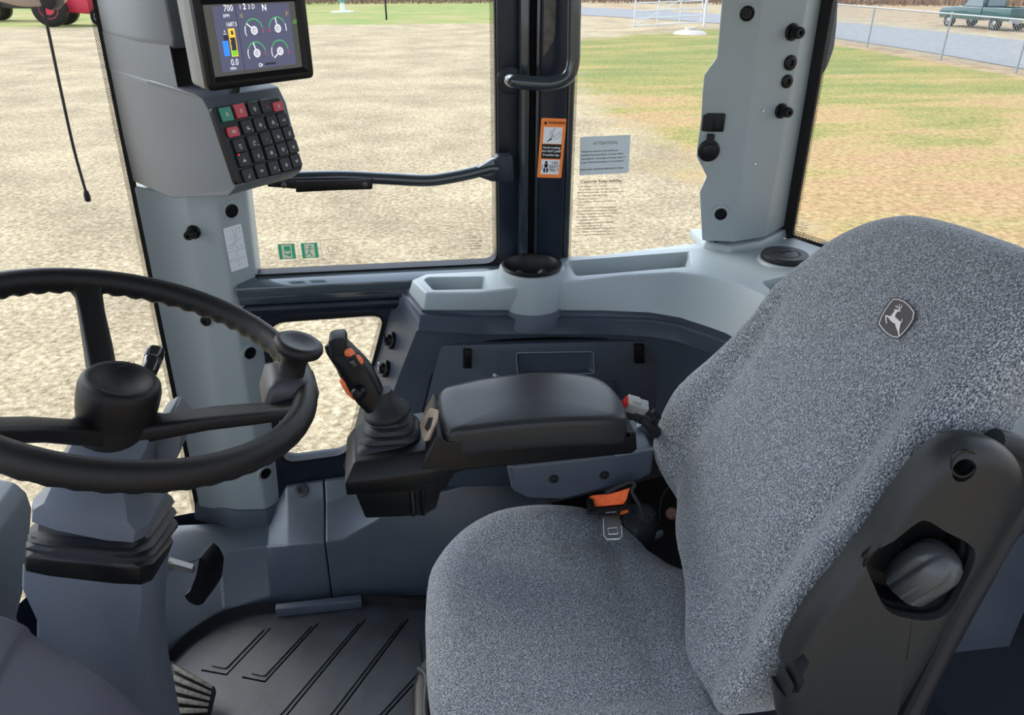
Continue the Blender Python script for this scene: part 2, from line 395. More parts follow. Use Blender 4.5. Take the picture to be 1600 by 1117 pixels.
# chain link fence along x = 20
M_galv = mat('galvanised_steel', (.33, .35, .37), .45, metal=.6)
FX = 20.0; fy = [10.3, 14.7, 19.1, 23.72, 27.59, 32.6, 37.2, 41.6]; FH = 1.62
fence = root('chain_link_fence', (FX, 24, GZ), 'grey chain-link fence with round posts between the lawn and the road', 'fence')
for y in fy:
    b = B(); b.tube([(FX, y, GZ), (FX, y, GZ+FH)], .035, 8); b.lathe((FX, y, GZ+FH), (0, 0, 1), [(0, .045), (.03, .04), (.05, .01)], 8); obj('post', b, M_galv, fence)
b = B(); b.tube([(FX, fy[0], GZ+FH-.02), (FX, fy[-1], GZ+FH-.02)], .03, 8); obj('top_rail', b, M_galv, fence)
b = B(); L_ = fy[-1]-fy[0]; H_ = FH-.06; st = .13
for i in range(int((L_+H_)/st)):
    y0 = fy[0]-H_+i*st
    for sgn in (1, -1):
        ya, yb = y0, y0+H_; za, zb = 0.03, H_
        if ya < fy[0]: za += fy[0]-ya; ya = fy[0]
        if yb > fy[-1]: zb -= yb-fy[-1]; yb = fy[-1]
        if sgn < 0: za, zb = H_+.03-za, H_+.03-zb
        if abs(yb-ya) > .05: b.tube([(FX+.012*sgn, ya, GZ+za), (FX+.012*sgn, yb, GZ+zb)], .0045, 3, cap=False)
obj('wire_mesh', b, M_galv, fence, recalc=False)
# farm gate
gA, gB = PZ(990, 49, GZ), PZ(1094, 42, GZ)
M_gate = mat('gate_paint', (.62, .64, .65), .5)
gate = root('farm_gate', gA, 'pale tubular farm gate with a diagonal brace across the gravel lane', 'gate')
gd_ = (gB-gA).normalized(); gl = (gB-gA).length; gH = 2.15
def gp(s_, z): return gA+gd_*s_+V((0, 0, z))
for z in (.25, .62, 1.0, 1.4, 1.8, gH):
    b = B(); b.tube([gp(0, z), gp(gl, z)], .035, 8); obj('rail', b, M_gate, gate)
for s_ in (0, gl/3, 2*gl/3, gl):
    b = B(); b.tube([gp(s_, .25), gp(s_, gH)], .04, 8); obj('upright', b, M_gate, gate)
b = B(); b.tube([gp(0, .25), gp(gl, gH)], .03, 8); obj('brace', b, M_gate, gate)
b = B(); q = gp(gl+.35, 0); b.tube([q, q+V((0, 0, 2.5))], .09, 10); b.lathe(q+V((0, 0, 2.5)), (0, 0, 1), [(0, .1), (.06, .08), (.1, .01)], 10); tag(obj('gate_post', b, M_gate), 'pale round post the farm gate hangs on', 'post')
# sign post and utility marker in the far field
q = PZ(604, 31, GZ); b = B(); b.tube([q, q+V((0, 0, 2.6))], .06, 8); b.box((q.x-.2, q.y-.02, q.z+2.3), (q.x+.2, q.y+.02, q.z+2.6)); tag(obj('field_post', b, M_blackm), 'thin dark post standing in the strip of green field', 'post')
q = PZ(536, 19, GZ); r_ = root('utility_marker', q, 'white utility marker with a green cap standing on a pale pad', 'marker')
b = B(); b.lathe(q, (0, 0, 1), [(0, .9), (.06, .9)], 16); obj('pad', b, M_white, r_)
b = B(); b.lathe(q, (0, 0, 1), [(.05, .2), (.7, .17)], 12); obj('body', b, mat('marker_white', (.7, .72, .66), .6), r_)
b = B(); b.lathe(q, (0, 0, 1), [(.7, .26), (1.15, .26), (1.25, .1)], 12); obj('cap', b, mat('marker_green', (.12, .3, .2), .6), r_)
q = PZ(1078, 53, GZ); b = B(); b.lathe(q, (0, 0, 1), [(0, .9), (.12, .75), (.2, .3), (.32, .28), (.34, .01)], 12); tag(obj('well_cap', b, mat('pale_concrete', (.5, .45, .38), .9)), 'low pale round cap lying in the lawn before the gate', 'cover')
# wheels for vehicles
def wheel(c, ax, R, wd, parent, mhub, name='wheel'):
    c = V(c); ax = V(ax).normalized(); b = B()
    b.lathe(c-ax*wd/2, ax, [(0, R*.55), (0, R*.9), (wd*.12, R), (wd*.88, R), (wd, R*.9), (wd, R*.55), (wd*.8, R*.5)], 24)
    w_ = obj(name, b, M_blackm, parent)
    b = B(); b.lathe(c-ax*(wd/2+.01), ax, [(0, R*.15), (.02, R*.5), (0, R*.56), (wd+.02, R*.56), (wd, R*.5), (wd, R*.1)], 16); obj('hub', b, mhub, w_)
# pickup truck
tp = PZ(1535, 44, GZ); ta = math.radians(-84)
def T(x, y, z): return V((tp.x+x*math.cos(ta)-y*math.sin(ta), tp.y+x*math.sin(ta)+y*math.cos(ta), GZ+z))
M_truck = mat('truck_green', (.02, .07, .068), .3, coat=.5); M_twin = mat('vehicle_glass', (.20, .24, .26), .1)
tk = root('pickup_truck', tp, 'dark green single-cab pickup truck parked beyond the road', 'truck')
def TP(pts, y0, y1, b): b.prism([T(x, y0, z) for x, z in pts], T(0, y1, 0)-T(0, y0, 0))
b = B(); TP([(-2.6, .45), (-2.65, .8), (-2.5, 1.02), (-1.2, 1.12), (.55, 1.12), (.55, .45)], -.9, .9, b); obj('body', b, M_truck, tk, bevel=.06)
b = B(); TP([(.6, .5), (.6, 1.15), (2.6, 1.15), (2.65, .5)], -.92, .92, b); cb_ = B(); TP([(.72, .8), (.72, 1.3), (2.5, 1.3), (2.5, .8)], -.8, .8, cb_); obj('cargo_bed', b, M_truck, tk, bevel=.04, cut=[cb_])
b = B(); TP([(-1.15, 1.1), (-.6, 1.6), (-.4, 1.72), (.3, 1.72), (.5, 1.6), (.55, 1.1)], -.78, .78, b); obj('cab', b, M_truck, tk, bevel=.05)
for y in (-.80, .785):
    b = B(); TP([(-.95, 1.15), (-.5, 1.58), (.38, 1.58), (.45, 1.15)], y, y+.015, b); obj('side_window', b, M_twin, tk)
b = B(); b.quad([T(.565, -.6, 1.18), T(.565, .6, 1.18), T(.53, .55, 1.56), T(.53, -.55, 1.56)]); obj('rear_window', b, M_twin, tk)
b = B(); b.quad([T(-1.16, -.68, 1.14), T(-1.16, .68, 1.14), T(-.64, .6, 1.58), T(-.64, -.6, 1.58)]); obj('windscreen', b, M_twin, tk)
for x in (-1.75, 1.65):
    for y in (-.8, .8): wheel(T(x, y, .36), T(0, 1, 0)-T(0, 0, 0), .37, .24, tk, M_metal)
b = B(); TP([(2.64, .42), (2.64, .58), (2.8, .58), (2.8, .42)], -.9, .9, b); obj('bumper', b, M_galv, tk)
b = B(); TP([(2.8, .44), (2.8, .56), (2.815, .56), (2.815, .44)], -.2, .2, b); obj('number_plate', b, mat('plate_yellow', (.6, .7, .1), .5), tk)
# red tractor + dark machine at far left
tq = PZ(122, 40, GZ); M_tred = mat('tractor_red', (.55, .02, .05), .4)
tr = root('red_tractor', tq, 'red tractor with black tyres parked at the far edge of the gravel', 'tractor')
def Q(x, y, z): return V((tq.x+x, tq.y+y, GZ+z))
b = B(); b.prism([Q(-.2, -.5, .75), Q(2.1, -.5, .55), Q(2.3, -.5, .9), Q(2.2, -.5, 1.7), Q(-.2, -.5, 1.9)], (0, 1.1, 0)); obj('hood', b, M_tred, tr, bevel=.06)
b = B(); b.prism([Q(-1.6, -.6, 1.4), Q(-.2, -.6, 1.4), Q(-.2, -.6, 2.9), Q(-1.6, -.6, 2.9)], (0, 1.3, 0)); obj('cab', b, M_tred, tr, bevel=.08)
for y in (-.9, .9): wheel(Q(-1.0, y, .95), (0, 1, 0), .95, .5, tr, M_tred)
for y in (-.7, .7): wheel(Q(1.6, y, .5), (0, 1, 0), .5, .35, tr, M_white)
tq2 = PZ(35, 39, GZ)+V((-1.8, 4.5, 0))
tr2 = root('utility_machine', tq2, 'dark machine with big black tyres standing left of the red tractor', 'vehicle')
def Q(x, y, z): return V((tq2.x+x, tq2.y+y, GZ+z))
b = B(); b.prism([Q(-2.2, -.6, .8), Q(2.4, -.6, .7), Q(2.4, -.6, 1.4), Q(.8, -.6, 1.9), Q(-2.2, -.6, 2.2)], (0, 1.2, 0)); obj('body', b, mat('machine_brown', (.05, .04, .04), .6), tr2, bevel=.06)
for x, R in ((-1.6, .75), (2.0, .7)):
    for y in (-.8, .8): wheel(Q(x, y, R), (0, 1, 0), R, .45, tr2, M_dkmetal)

# ================================================================== CAB SHELL
WY = 1.50
# openings in the right wall
def xz(u, v): p = PY(u, v, WY); return V((p.x, 0, p.z))
w1 = [V((-.37, 0, .79)), V((xz(776, 200).x, 0, .79)), V((xz(776, 200).x, 0, 1.66)), V((-.37, 0, 1.66))]
w2 = [xz(420, 503), xz(603, 490), xz(545, 710), xz(441, 724)]
w3 = [V((xz(890, 300).x, 0, .76)), V((.655, 0, .76)), V((.655, 0, 1.66)), V((xz(890, 300).x, 0, 1.66))]
holes = [rpoly(w1, .03), rpoly(w2, .035), rpoly(w3, .03)]
b = B(); b.box((-.43, WY, -.05), (.95, WY+.035, 1.72))
cuts = []
for h in holes:
    cb_ = B(); cb_.prism([V((p.x, WY-.1, p.z)) for p in h], (0, .3, 0)); cuts.append(cb_)
cb_ = B(); cb_.box((.662, WY-.1, .79), (1.2, WY+.2, 1.8)); cuts.append(cb_)
wall = struct(obj('wall_right', b, M_steel, cut=cuts))
def inset(h, d):
    cx = sum(p.x for p in h)/len(h); cz = sum(p.z for p in h)/len(h); out = []
    N = len(h)
    for i in range(N):
        a, c = h[i-1], h[(i+1) % N]; e = (c-a).normalized(); n = V((e.z, 0, -e.x))
        if n.dot(V((cx, 0, cz))-h[i]) < 0: n = -n
        out.append(h[i]+n*d)
    return out
for i, h in enumerate(holes):
    r_ = sroot('window_%d' % (i+1), (h[0].x, WY, h[0].z))
    b = B(); b.quad([V((p.x, WY+.012, p.z)) for p in h]); obj('pane', b, M_glass, r_)
    hi = inset(h, .010); b = B(); n = len(h)
    b.add([V((p.x, WY+.011, p.z)) for p in h]+[V((p.x, WY+.011, p.z)) for p in hi], [(k, (k+1) % n, n+(k+1) % n, n+k) for k in range(n)])
    obj('dotted_edge', b, M_frit, r_)
    ho = inset(h, -.004); b = B()
    b.add([V((p.x, WY-.002, p.z)) for p in ho]+[V((p.x, WY-.002, p.z)) for p in inset(h, .002)], [(k, (k+1) % n, n+(k+1) % n, n+k) for k in range(n)])
    obj('gasket', b, M_gasket, r_)
# sill and frame bars below window 1
def barx(name, u0, u1, prof, m, bev=.003):
    """bar along X at given profile [(Y, z)]"""
    b = B(); b.loft([[V((u0, y, z)) for y, z in prof], [V((u1, y, z)) for y, z in prof]]); return obj(name, b, m, bevel=bev)
struct(barx('trim_1', -.36, .20, [(1.455, .775), (1.455, .780), (1.50, .788), (1.50, .755), (1.462, .755)], M_sill))
struct(barx('trim_2', -.36, .02, [(1.465, .757), (1.465, .738), (1.50, .735), (1.50, .757)], M_gloss))
struct(barx('trim_3', -.36, .02, [(1.475, .733), (1.470, .722), (1.478, .706), (1.50, .704), (1.50, .735)], M_steel))
# windshield, front
gpts = [(-.552, 1.535), (-.64, 1.515), (-.76, 1.44), (-.86, 1.28), (-.92, .95), (-.93, .50), (-.90, .05)]
gcur = crom([(x, y, 0) for x, y in gpts], 5)
def lean(p, z): k = max(0, 1-((p-gcur[0]).length/.6)); return V((p.x+.032*(z-.2)*k, p.y, z))
r_ = sroot('window_4', (-.545, 1.5, .24))
b = B(); b.loft([[lean(p, z) for p in gcur] for z in (.18, .9, 1.66)], closed=False); obj('pane', b, M_glass, r_)
d_ = (gcur[1]-gcur[0]).normalized()
for nm, w_, m_, oy in (('dotted_edge', .020, M_frit, -.002), ('gasket', .012, M_gasket, -.003)):
    b = B(); q0 = gcur[0]+V((.0, oy, 0)); q1 = q0+d_*w_
    b.quad([lean(q0, .18), lean(q1, .18)+V((0, 0, 0)), V((lean(q0, 1.66)+d_*w_)), lean(q0, 1.66)]); obj(nm, b, m_, r_)
b = B(); b.loft([[V((p.x, p.y, z)) for p in [V((-.50, 1.56, 0))]+gcur] for z in (.0, .175)], closed=False); struct(obj('wall_front', b, M_steel))
# rear glass
gp2 = crom([(.868, 1.585, 0), (.915, 1.48, 0), (.97, 1.33, 0), (1.0, 1.1, 0), (1.02, .7, 0), (1.0, .2, 0)], 5)
r_ = sroot('window_5', (.87, 1.58, .80))
b = B(); b.loft([[V((p.x, p.y, .80)) for p in gp2], [V((p.x, p.y, 1.66)) for p in gp2]], closed=False); obj('pane', b, M_glass, r_)
d_ = (gp2[1]-gp2[0]).normalized(); p0 = gp2[0]+V((-.003, -.002, 0)); gt_, gb_ = PY(1286, 0, 1.578), PY(1225, 372, 1.572)
sl_x = (gt_.x-gb_.x)/(gt_.z-gb_.z)
def gl_(z): return V((gb_.x+sl_x*(z-gb_.z), 1.572, z))
b = B(); b.quad([gl_(.80)+d_*.012, gl_(.80)+d_*.030, gl_(1.66)+d_*.030, gl_(1.66)+d_*.012]); obj('dotted_edge', b, M_frit, r_)
b = B(); b.loft([[V((p.x-.003, p.y, .80)) for p in gp2[:14]], [V((p.x-.003, p.y, .812)) for p in gp2[:14]]], closed=False); obj('dotted_edge', b, M_frit, r_)
b = B(); b.loft([[gl_(z)+V((-.012, .0, 0)), gl_(z)+d_*.020, gl_(z)+d_*.020+V((.01, .01, 0)), gl_(z)+V((-.01, .02, 0))] for z in (.795, 1.66)]); obj('gasket', b, M_gasket, r_)
b = B(); b.loft([[V((p.x, p.y, -.05)) for p in gp2], [V((p.x, p.y, .80)) for p in gp2]], closed=False); struct(obj('wall_back', b, mat('rear_slate', (.02, .025, .035), .5, bump=.4)))
# roof and floor
b = B(); b.box((-.95, -.02, 1.66), (1.06, 1.56, 1.72)); struct(obj('ceiling', b, M_light))
b = B(); b.box((-.95, -.02, -.06), (1.06, 1.5, 0)); struct(obj('floor', b, M_matt))

# centre post between windows: several upright steel sections
px0 = PY(777, 200, 1.5).x; px1 = PY(890, 300, 1.5).x
def X_(u, Y=1.48): return PY(u, 250, Y).x
post = root('window_post', (.25, 1.49, .77), 'blue-black painted steel window post behind the cup holder', 'post')
for nm, u0, u1, y0, m, bev in (('flange', 778, 811, 1.488, M_steel, .002), ('hinge_tube', 812, 827, 1.462, M_gloss, .006), ('seal_strip', 827, 836, 1.486, M_gap, .001), ('seal_strip', 836, 842, 1.470, M_gloss, .002), ('upright', 842, 884, 1.466, M_steel, .006), ('edge_flange', 884, 893, 1.488, M_gloss, .002)):
    b = B(); b.box((X_(u0, y0), y0, .802), (X_(u1, y0), WY, 1.66)); obj(nm, b, m, post, bevel=bev)
p = PY(868, 60, 1.465)
b = B(); b.prism(rpoly([V((X_(845, 1.466), 1.462, 1.20)), V((X_(862, 1.466), 1.462, 1.235)), V((X_(864, 1.466), 1.462, 1.66)), V((X_(845, 1.466), 1.462, 1.66))], .01), (0, .005, 0)); obj('cover_strip', b, mat('worn_paint', (.05, .048, .04), .35, noise=.5, nscale=90), post)
# grab handle
hy = 1.40
hp = [PY(797, 125, 1.462), PY(800, 126, hy+.01), PY(812, 128, hy), PY(850, 131, hy), PY(872, 128, hy), PY(888, 118, hy), PY(895, 98, hy), PY(896, 60, hy), PY(897, 0, hy), PY(898, -80, hy)]
gh = root('grab_handle', hp[0], 'curved dark glossy grab handle on the window post above the warning label', 'handle')
b = B(); b.tube(crom(hp, 6), .0125, 16); obj('bar', b, M_gloss, gh)
b = B(); b.lathe(PY(797, 125, 1.486), (0, -1, 0), [(0, .026), (.006, .026), (.008, .02)], 24); obj('foot_plate', b, M_steel, gh)

# release bar across window 1
ry = 1.455
rl = root('window_release_bar', PY(790, 265, ry), 'dark painted bar running across the side window to the window post', 'bar')
b = B(); b.tube(crom([PY(778, 263, ry), PY(766, 263, ry), PY(735, 271, ry), PY(700, 278, ry), PY(664, 282, ry), PY(600, 279, ry), PY(520, 276, ry), PY(400, 280, ry), PY(330, 284, ry)], 6), .0115, 14); obj('tube', b, M_gloss, rl)
b = B(); b.prism([PY(u, v, ry-.008) for u, v in ((745, 262), (772, 248), (778, 248), (778, 284), (768, 284), (742, 275))], (0, .016, 0)); obj('flattened_end', b, M_gloss, rl, bevel=.003)
b = B(); b.prism(rpoly([PY(u, v, ry-.010) for u, v in ((773, 250), (777, 245), (801, 243), (803, 286), (775, 284))], .004), (0, .03, 0)); obj('mounting_plate', b, M_steel, rl, bevel=.003)
b = B(); b.prism(rpoly([PY(u, v, ry-.022) for u, v in ((462, 283), (562, 281), (582, 279), (582, 296), (520, 298), (462, 301))], .003), (0, .012, 0)); b.prism([PY(u, v, ry-.018) for u, v in ((418, 284), (470, 282), (470, 296), (418, 292))], (0, .02, 0)); sl = obj('latch_sleeve', b, M_black, rl, bevel=.002)
for u, v in ((570, 288), (444, 289)):
    b = B(); b.lathe(PY(u, v, ry-.019), (0, -1, 0), [(0, .006), (.004, .0055), (.005, .001)], 14); obj('screw', b, M_dkmetal, sl)

# ---- front pillar (lower light cover, collar, upper dark housing)
def ringz(pts, z): return [V((x, y, z)) for x, y in pts]
L0 = [PZ(306, 773, .225), PZ(368, 791, .22), PZ(414, 790, .22), PZ(438, 775, .22)]
low = [(-.552, 1.52), (-.457, 1.482), (-.388, 1.475), (-.354, 1.505)]
zt = .975
tp4 = [PY(208, 292, 1.52), PY(290, 304, 1.462), PY(338, 307, 1.455), PY(386, 300, 1.497)]
hi4 = [(p.x, p.y) for p in tp4]
b = B(); rings = []
for k in range(9):
    t = k/8; z = .20+(zt-.20)*t
    q = [(a[0]*(1-t)+c[0]*t, a[1]*(1-t)+c[1]*t) for a, c in zip(low, hi4)]
    rings.append(ringz([q[0], q[1], q[2], q[3], (q[3][0]-.0, 1.56), (q[0][0]+.01, 1.56)], z))
b.loft(rings); pil = obj('pillar_cover', b, M_light, bevel=.006, seg=3, ang=15)
tag(pil, 'light grey faceted cover on the pillar beside the steering wheel', 'pillar cover')
def lowpt(u, v):  # front pillar surface point: intersect facet planes
    best = None
    for k in range(3):
        A_, B_, C_ = V((low[k][0], low[k][1], .2)), V((low[k+1][0], low[k+1][1], .2)), V((hi4[k][0], hi4[k][1], zt))
        n = (B_-A_).cross(C_-A_).normalized(); p = PN(u, v, A_, n)
        z = p.z; t = (z-.2)/(zt-.2); xa = low[k][0]*(1-t)+hi4[k][0]*t; xb = low[k+1][0]*(1-t)+hi4[k+1][0]*t
        if xa-.002 <= p.x <= xb+.002:
            if n.dot(V((0, 0, 1.2))-p) < 0 and n.y > 0: n = -n
            if n.y > 0: n = -n
            return p, n
    if n.y > 0: n = -n
    return p, n
from mathutils.bvhtree import BVHTree
def surf_hit(o, u, v):
    off = worldloc(o); bv_ = BVHTree.FromPolygons([q.co+off for q in o.data.vertices], [q.vertices[:] for q in o.data.polygons])
    h = bv_.ray_cast(CAM, ray(u, v).normalized()); n = h[1] if h[1].dot(ray(u, v)) < 0 else -h[1]
    return h[0], n
def plug(p, n, r, parent, kind='plug', m=M_black):
    b = B()
    if kind == 'plug':     # recessed bolt in a soft dished ring
        b.lathe(p, n, [(0, r), (.0035, r), (.004, r*.8), (.0015, r*.68), (.0015, r*.42), (.0045, r*.36), (.0045, r*.2), (.003, r*.15), (.003, .0005)], 24)
        o = obj('bolt_plug', b, m, parent); b = B()
        b.lathe(p-n*.002, n, [(0, r*1.45), (.003, r*1.42), (.004, r*1.25), (.0045, r*.98), (0, r*.97)], 24, cap=False); obj('plug_surround', b, parent.data.materials[0] if parent.type == 'MESH' else M_light, o)
    elif kind == 'knob':
        b.lathe(p, n, [(0, r), (.004, r), (.006, r*.85), (.006, r*.7), (.024, r*.68), (.027, r*.6), (.027, r*.25), (.022, r*.2), (.022, .0005)], 24); obj('screw_knob', b, m, parent)
    elif kind == 'washer':
        b.lathe(p, n, [(0, r), (.004, r), (.0055, r*.85), (.0055, r*.4), (.002, r*.3), (.002, .0005)], 24); obj('hole_grommet', b, m, parent)
for u, v, k in ((303, 362, 'knob'), (361, 329, 'plug'), (390, 551, 'plug'), (414, 739, 'plug'), (322, 501, 'washer')):
    p, n = surf_hit(pil, u, v); plug(p, n, .0135 if k != 'washer' else .011, pil, k)
# side collar
col0 = [(-.575, 1.53), (-.462, 1.470), (-.385, 1.462), (-.325, 1.51)]
b = B(); b.loft([ringz(col0+[(-.325, 1.56), (-.565, 1.56)], .155), ringz([(x*1+(.004 if i == 0 else 0), y+.0) for i, (x, y) in enumerate([(-.567, 1.535), (-.460, 1.476), (-.386, 1.468), (-.338, 1.505)])]+[(-.338, 1.56), (-.56, 1.56)], .212)])
tag(obj('pillar_collar', b, M_slate, bevel=.004), 'dark slate collar around the foot of the front pillar', 'trim')
# sticker on front pillar
def sticker_frame(c4, fn):
    P = [fn(u, v) for u, v in c4]; return P
p0, n0 = lowpt(370, 390); P4 = [PN(u, v, p0, n0)+n0*.001 for u, v in ((352, 356), (379, 350), (388, 416), (361, 425))]
st_ = root('operation_sticker', P4[3], 'small white sticker with thin line drawings on the light grey pillar cover', 'sticker')
fr = Fr(P4[3], P4[2]-P4[3], P4[0]-P4[3]); W_ = (P4[2]-P4[3]).length; H_ = (P4[0]-P4[3]).length
b = B(); b.prism(fr.pts(rr2(W_/2, H_/2, W_/2, H_/2, .003), 0), fr.z*.0004); obj('backing', b, M_white, st_)
b = B(); e = .0007; lw = .0005
ribbon(b, fr, [(0, H_*.45), (W_, H_*.45)], lw, e)
for pts in ([(.25, .75), (.5, .72), (.75, .95)], [(.2, .6), (.45, .62), (.55, .5), (.6, .48)], [(.45, .95), (.5, .75), (.58, .93), (.62, .75), (.5, .62)], [(.3, .5), (.35, .6), (.7, .68), (.9, .7)], [(.75, .5), (.85, .5), (.85, .53), (.75, .53)]):
    ribbon(b, fr, [(x*W_, y*H_) for x, y in pts], lw, e)
for x, y in ((.85, .92), (.85, .85), (.18, .6), (.18, .54), (.5, .38), (.5, .32), (.5, .2), (.5, .1)): disc(b, fr, x*W_, y*H_, .0011, e, 8)
for x in (.12, .3, .5, .7, .88): ribbon(b, fr, [((x-.06)*W_, .24*H_), (x*W_, .27*H_), ((x+.05)*W_, .24*H_)], .0007, e)
obj('print', b, M_inkg, st_)

# upper housing
A_ = PY(208, 292, 1.52); HC = (-.405, 1.34)
kd = V((math.sin(math.radians(40)), math.cos(math.radians(40)), 0)); tl = math.radians(15)
kh = V((kd.y, -kd.x, 0)); kn = (kh*math.cos(tl)+V((0, 0, math.sin(tl)))).normalized()
K0 = CAM+ray(372, 288)*1.08
KQ = [PN(u, v, K0, kn) for u, v in ((330, 165), (440, 150), (468, 262), (372, 288))]   # TL TR BR BL
def kz(z, s_):  # keypad plane point at height z; s_=0 left edge 1 right edge
    a, c = (KQ[3], KQ[0]) if s_ == 0 else (KQ[2], KQ[1]); t = (z-a.z)/(c.z-a.z); return a+(c-a)*t
def AL(z):
    p = PY(208-(292-292)*0, 292, 1.52); t0 = PY(150, 0, 1.52); t = (z-p.z)/(t0.z-p.z); return p+(t0-p)*t
b = B(); rings = []
for z, g in ((1.052, .03), (1.066, .006), (1.12, .004), (1.165, .004), (1.187, .012), (1.192, .03)):
    l, r = kz(z, 0)-kn*.0035, kz(z, 1)-kn*.0035
    l = l-kh*g; r = r-kh*g
    a = AL(z)
    rings.append([V((a.x, a.y, z if z > 1.055 else .985)), V((-.405, 1.33, z if z > 1.055 else 1.0)), V((l.x, l.y, z)), V((r.x+kd.x*.012, r.y+kd.y*.012, z)), V((-.275, 1.44, z if z > 1.055 else 1.0)), V((-.30, 1.50, z if z > 1.055 else .99)), V((-.42, 1.56, z if z > 1.055 else .985))])
b.loft(rings)
hs = root('display_housing', (-.42, 1.5, .97), 'dark grey moulded housing on the upper pillar that carries the monitor and keypad', 'housing')
obj('keypad_pod', b, M_upper, hs, bevel=.005, seg=3, ang=20)
# recessed neck
b = B(); b.loft([[V((AL(z).x+.0, AL(z).y, z)), V((-.405, 1.331, z)), V((-.335, 1.235, z)), V((-.32, 1.26, z)), V((-.34, 1.42, z)), V((-.33, 1.5, z)), V((-.42, 1.56, z))] for z in (1.187, 1.25)])
obj('recess', b, M_gap if False else M_upper, hs)
b = B(); b.loft([[V((-.333, 1.232, z)), V((-.318, 1.256, z)), V((-.26, 1.44, z)), V((-.30, 1.5, z)), V((-.36, 1.5, z))] for z in (1.189, 1.25)]); obj('recess_shade', b, M_gap, hs)  # void-black core stands for the shadow inside the recess
b = B(); rings = []
for z, g in ((1.245, .02), (1.255, 0), (1.66, 0)):
    a = AL(z); rings.append([a.copy(), V((-.405, 1.33, z)), V((-.325+g*-.3, 1.22+g*.5, z)), V((-.275, 1.27, z)), V((-.25, 1.44, z)), V((-.30, 1.5, z)), V((-.42, 1.56, z))])
    rings[-1][0].z = z
b.loft(rings); obj('upper_shell', b, M_upper, hs, bevel=.006, seg=3, ang=20)

# ---- rear pillar
def rp(u, v, Y): return PY(u, v, Y)
zb = .80
def rsec(z, l, f1, f2, r_, bulge=0): return [V((l[0]-bulge, l[1], z)), V((f1[0], f1[1], z)), V((f2[0], f2[1], z)), V((r_[0], r_[1], z)), V((r_[0], 1.60, z)), V((l[0]+.05, 1.60, z))]
lef = [(1097, 376), (1093, 300), (1104, 276), (1088, 244), (1090, 225), (1095, 188), (1097, 150), (1100, 117), (1120, 90), (1128, 0), (1132, -60), (1136, -140)]
b = B(); rings = []
for u, v in lef:
    p = PY(u, v, 1.497); z = max(p.z, .79)
    def at(ut, vt, ub, vb, Y):   # point of a straight edge at height z
        a, c = PY(ut, vt, Y), PY(ub, vb, Y); t = (z-c.z)/(a.z-c.z); return (c.x+(a.x-c.x)*t, Y)
    rings.append(rsec(z, (p.x, 1.497), at(1192, 0, 1145, 393, 1.478), at(1262, 0, 1192, 384, 1.500), at(1285, 0, 1226, 362, 1.575)))
b.loft(rings); rpil = obj('pillar_cover', b, M_light, bevel=.0025, seg=2, ang=20)
tag(rpil, 'light grey pillar cover behind the seat with a power socket and screw knobs', 'pillar cover')
b = B(); rb = [(.632, 1.505), (.678, 1.465), (.762, 1.488), (.868, 1.572)]
b.loft([ringz(rb+[(.868, 1.6), (.632, 1.6)], .797), ringz([(x+.004*(1 if x < .7 else -1), y+.004) for x, y in rb]+[(.864, 1.6), (.636, 1.6)], .815)]); obj('foot_flange', b, M_light, rpil, bevel=.003)
def rppt(u, v):
    A2, B2 = PY(1192, 0, 1.478), PY(1145, 393, 1.478); C2, D2 = PY(1262, 0, 1.5), PY(1192, 384, 1.5); E2 = PY(1285, 0, 1.575); L2, L3 = PY(1128, 0, 1.512), PY(1105, 384, 1.512)
    fold = 1192+(1145-1192)*v/393; fold2 = 1262+(1192-1262)*v/384
    if u < fold: T3 = (L2, L3, A2)
    elif u < fold2: T3 = (A2, B2, C2)
    else: T3 = (C2, D2, E2)
    n = (T3[1]-T3[0]).cross(T3[2]-T3[0]).normalized()
    if n.y > 0: n = -n
    return PN(u, v, T3[0], n), n
for u, v, k, r in ((1167, 21, 'plug', .014), (1126, 334, 'plug', .013), (1237, 50, 'knob', .016), (1220, 173, 'knob', .015), (1234, 98, 'washer', .0145), (1229, 127, 'washer', .0130)):
    p, n = surf_hit(rpil, u, v); plug(p, n, r, rpil, k)
for u, v in ((1192, 172), (1180, 255)):
    p, n = surf_hit(rpil, u, v); b = B(); b.lathe(p, n, [(0, .0035), (.0015, .003), (.001, .0015), (.0005, .0003)], 12); obj('rivet', b, M_metal, rpil)
p, n = surf_hit(rpil, 1112, 191); hx_ = V((-n.y, n.x, 0)); fr = Fr(p, hx_, (0, 0, 1))
b = B(); b.prism(fr.pts(rr2(.006, 0, .019, .018, .003), 0), fr.z*.006); us = obj('usb_socket', b, M_black, rpil, bevel=.0015)
b = B(); b.prism(fr.pts(rr2(-.010, 0, .010, .016, .003), .006), fr.z*.004); b.prism(fr.pts(rr2(.011, 0, .006, .010, .002), .006), fr.z*.001); obj('flap', b, M_blackm, us, bevel=.001)
p, n = surf_hit(rpil, 1107, 235)
b = B(); b.lathe(p, n, [(0, .022), (.005, .022), (.007, .019), (.007, .015), (.011, .0145), (.012, .012), (.012, .0005)], 28); ps = obj('power_socket', b, M_black, rpil)
fr = Fr(p, hx_, (0, 0, 1)); b = B(); b.prism(fr.pts(rr2(0, .026, .007, .008, .002), 0), fr.z*.010); obj('hinge', b, M_blackm, ps)
b = B(); b.prism(fr.pts(rr2(0, -.022, .006, .006, .003), 0), fr.z*.004); obj('pull_tab', b, M_grey, ps)

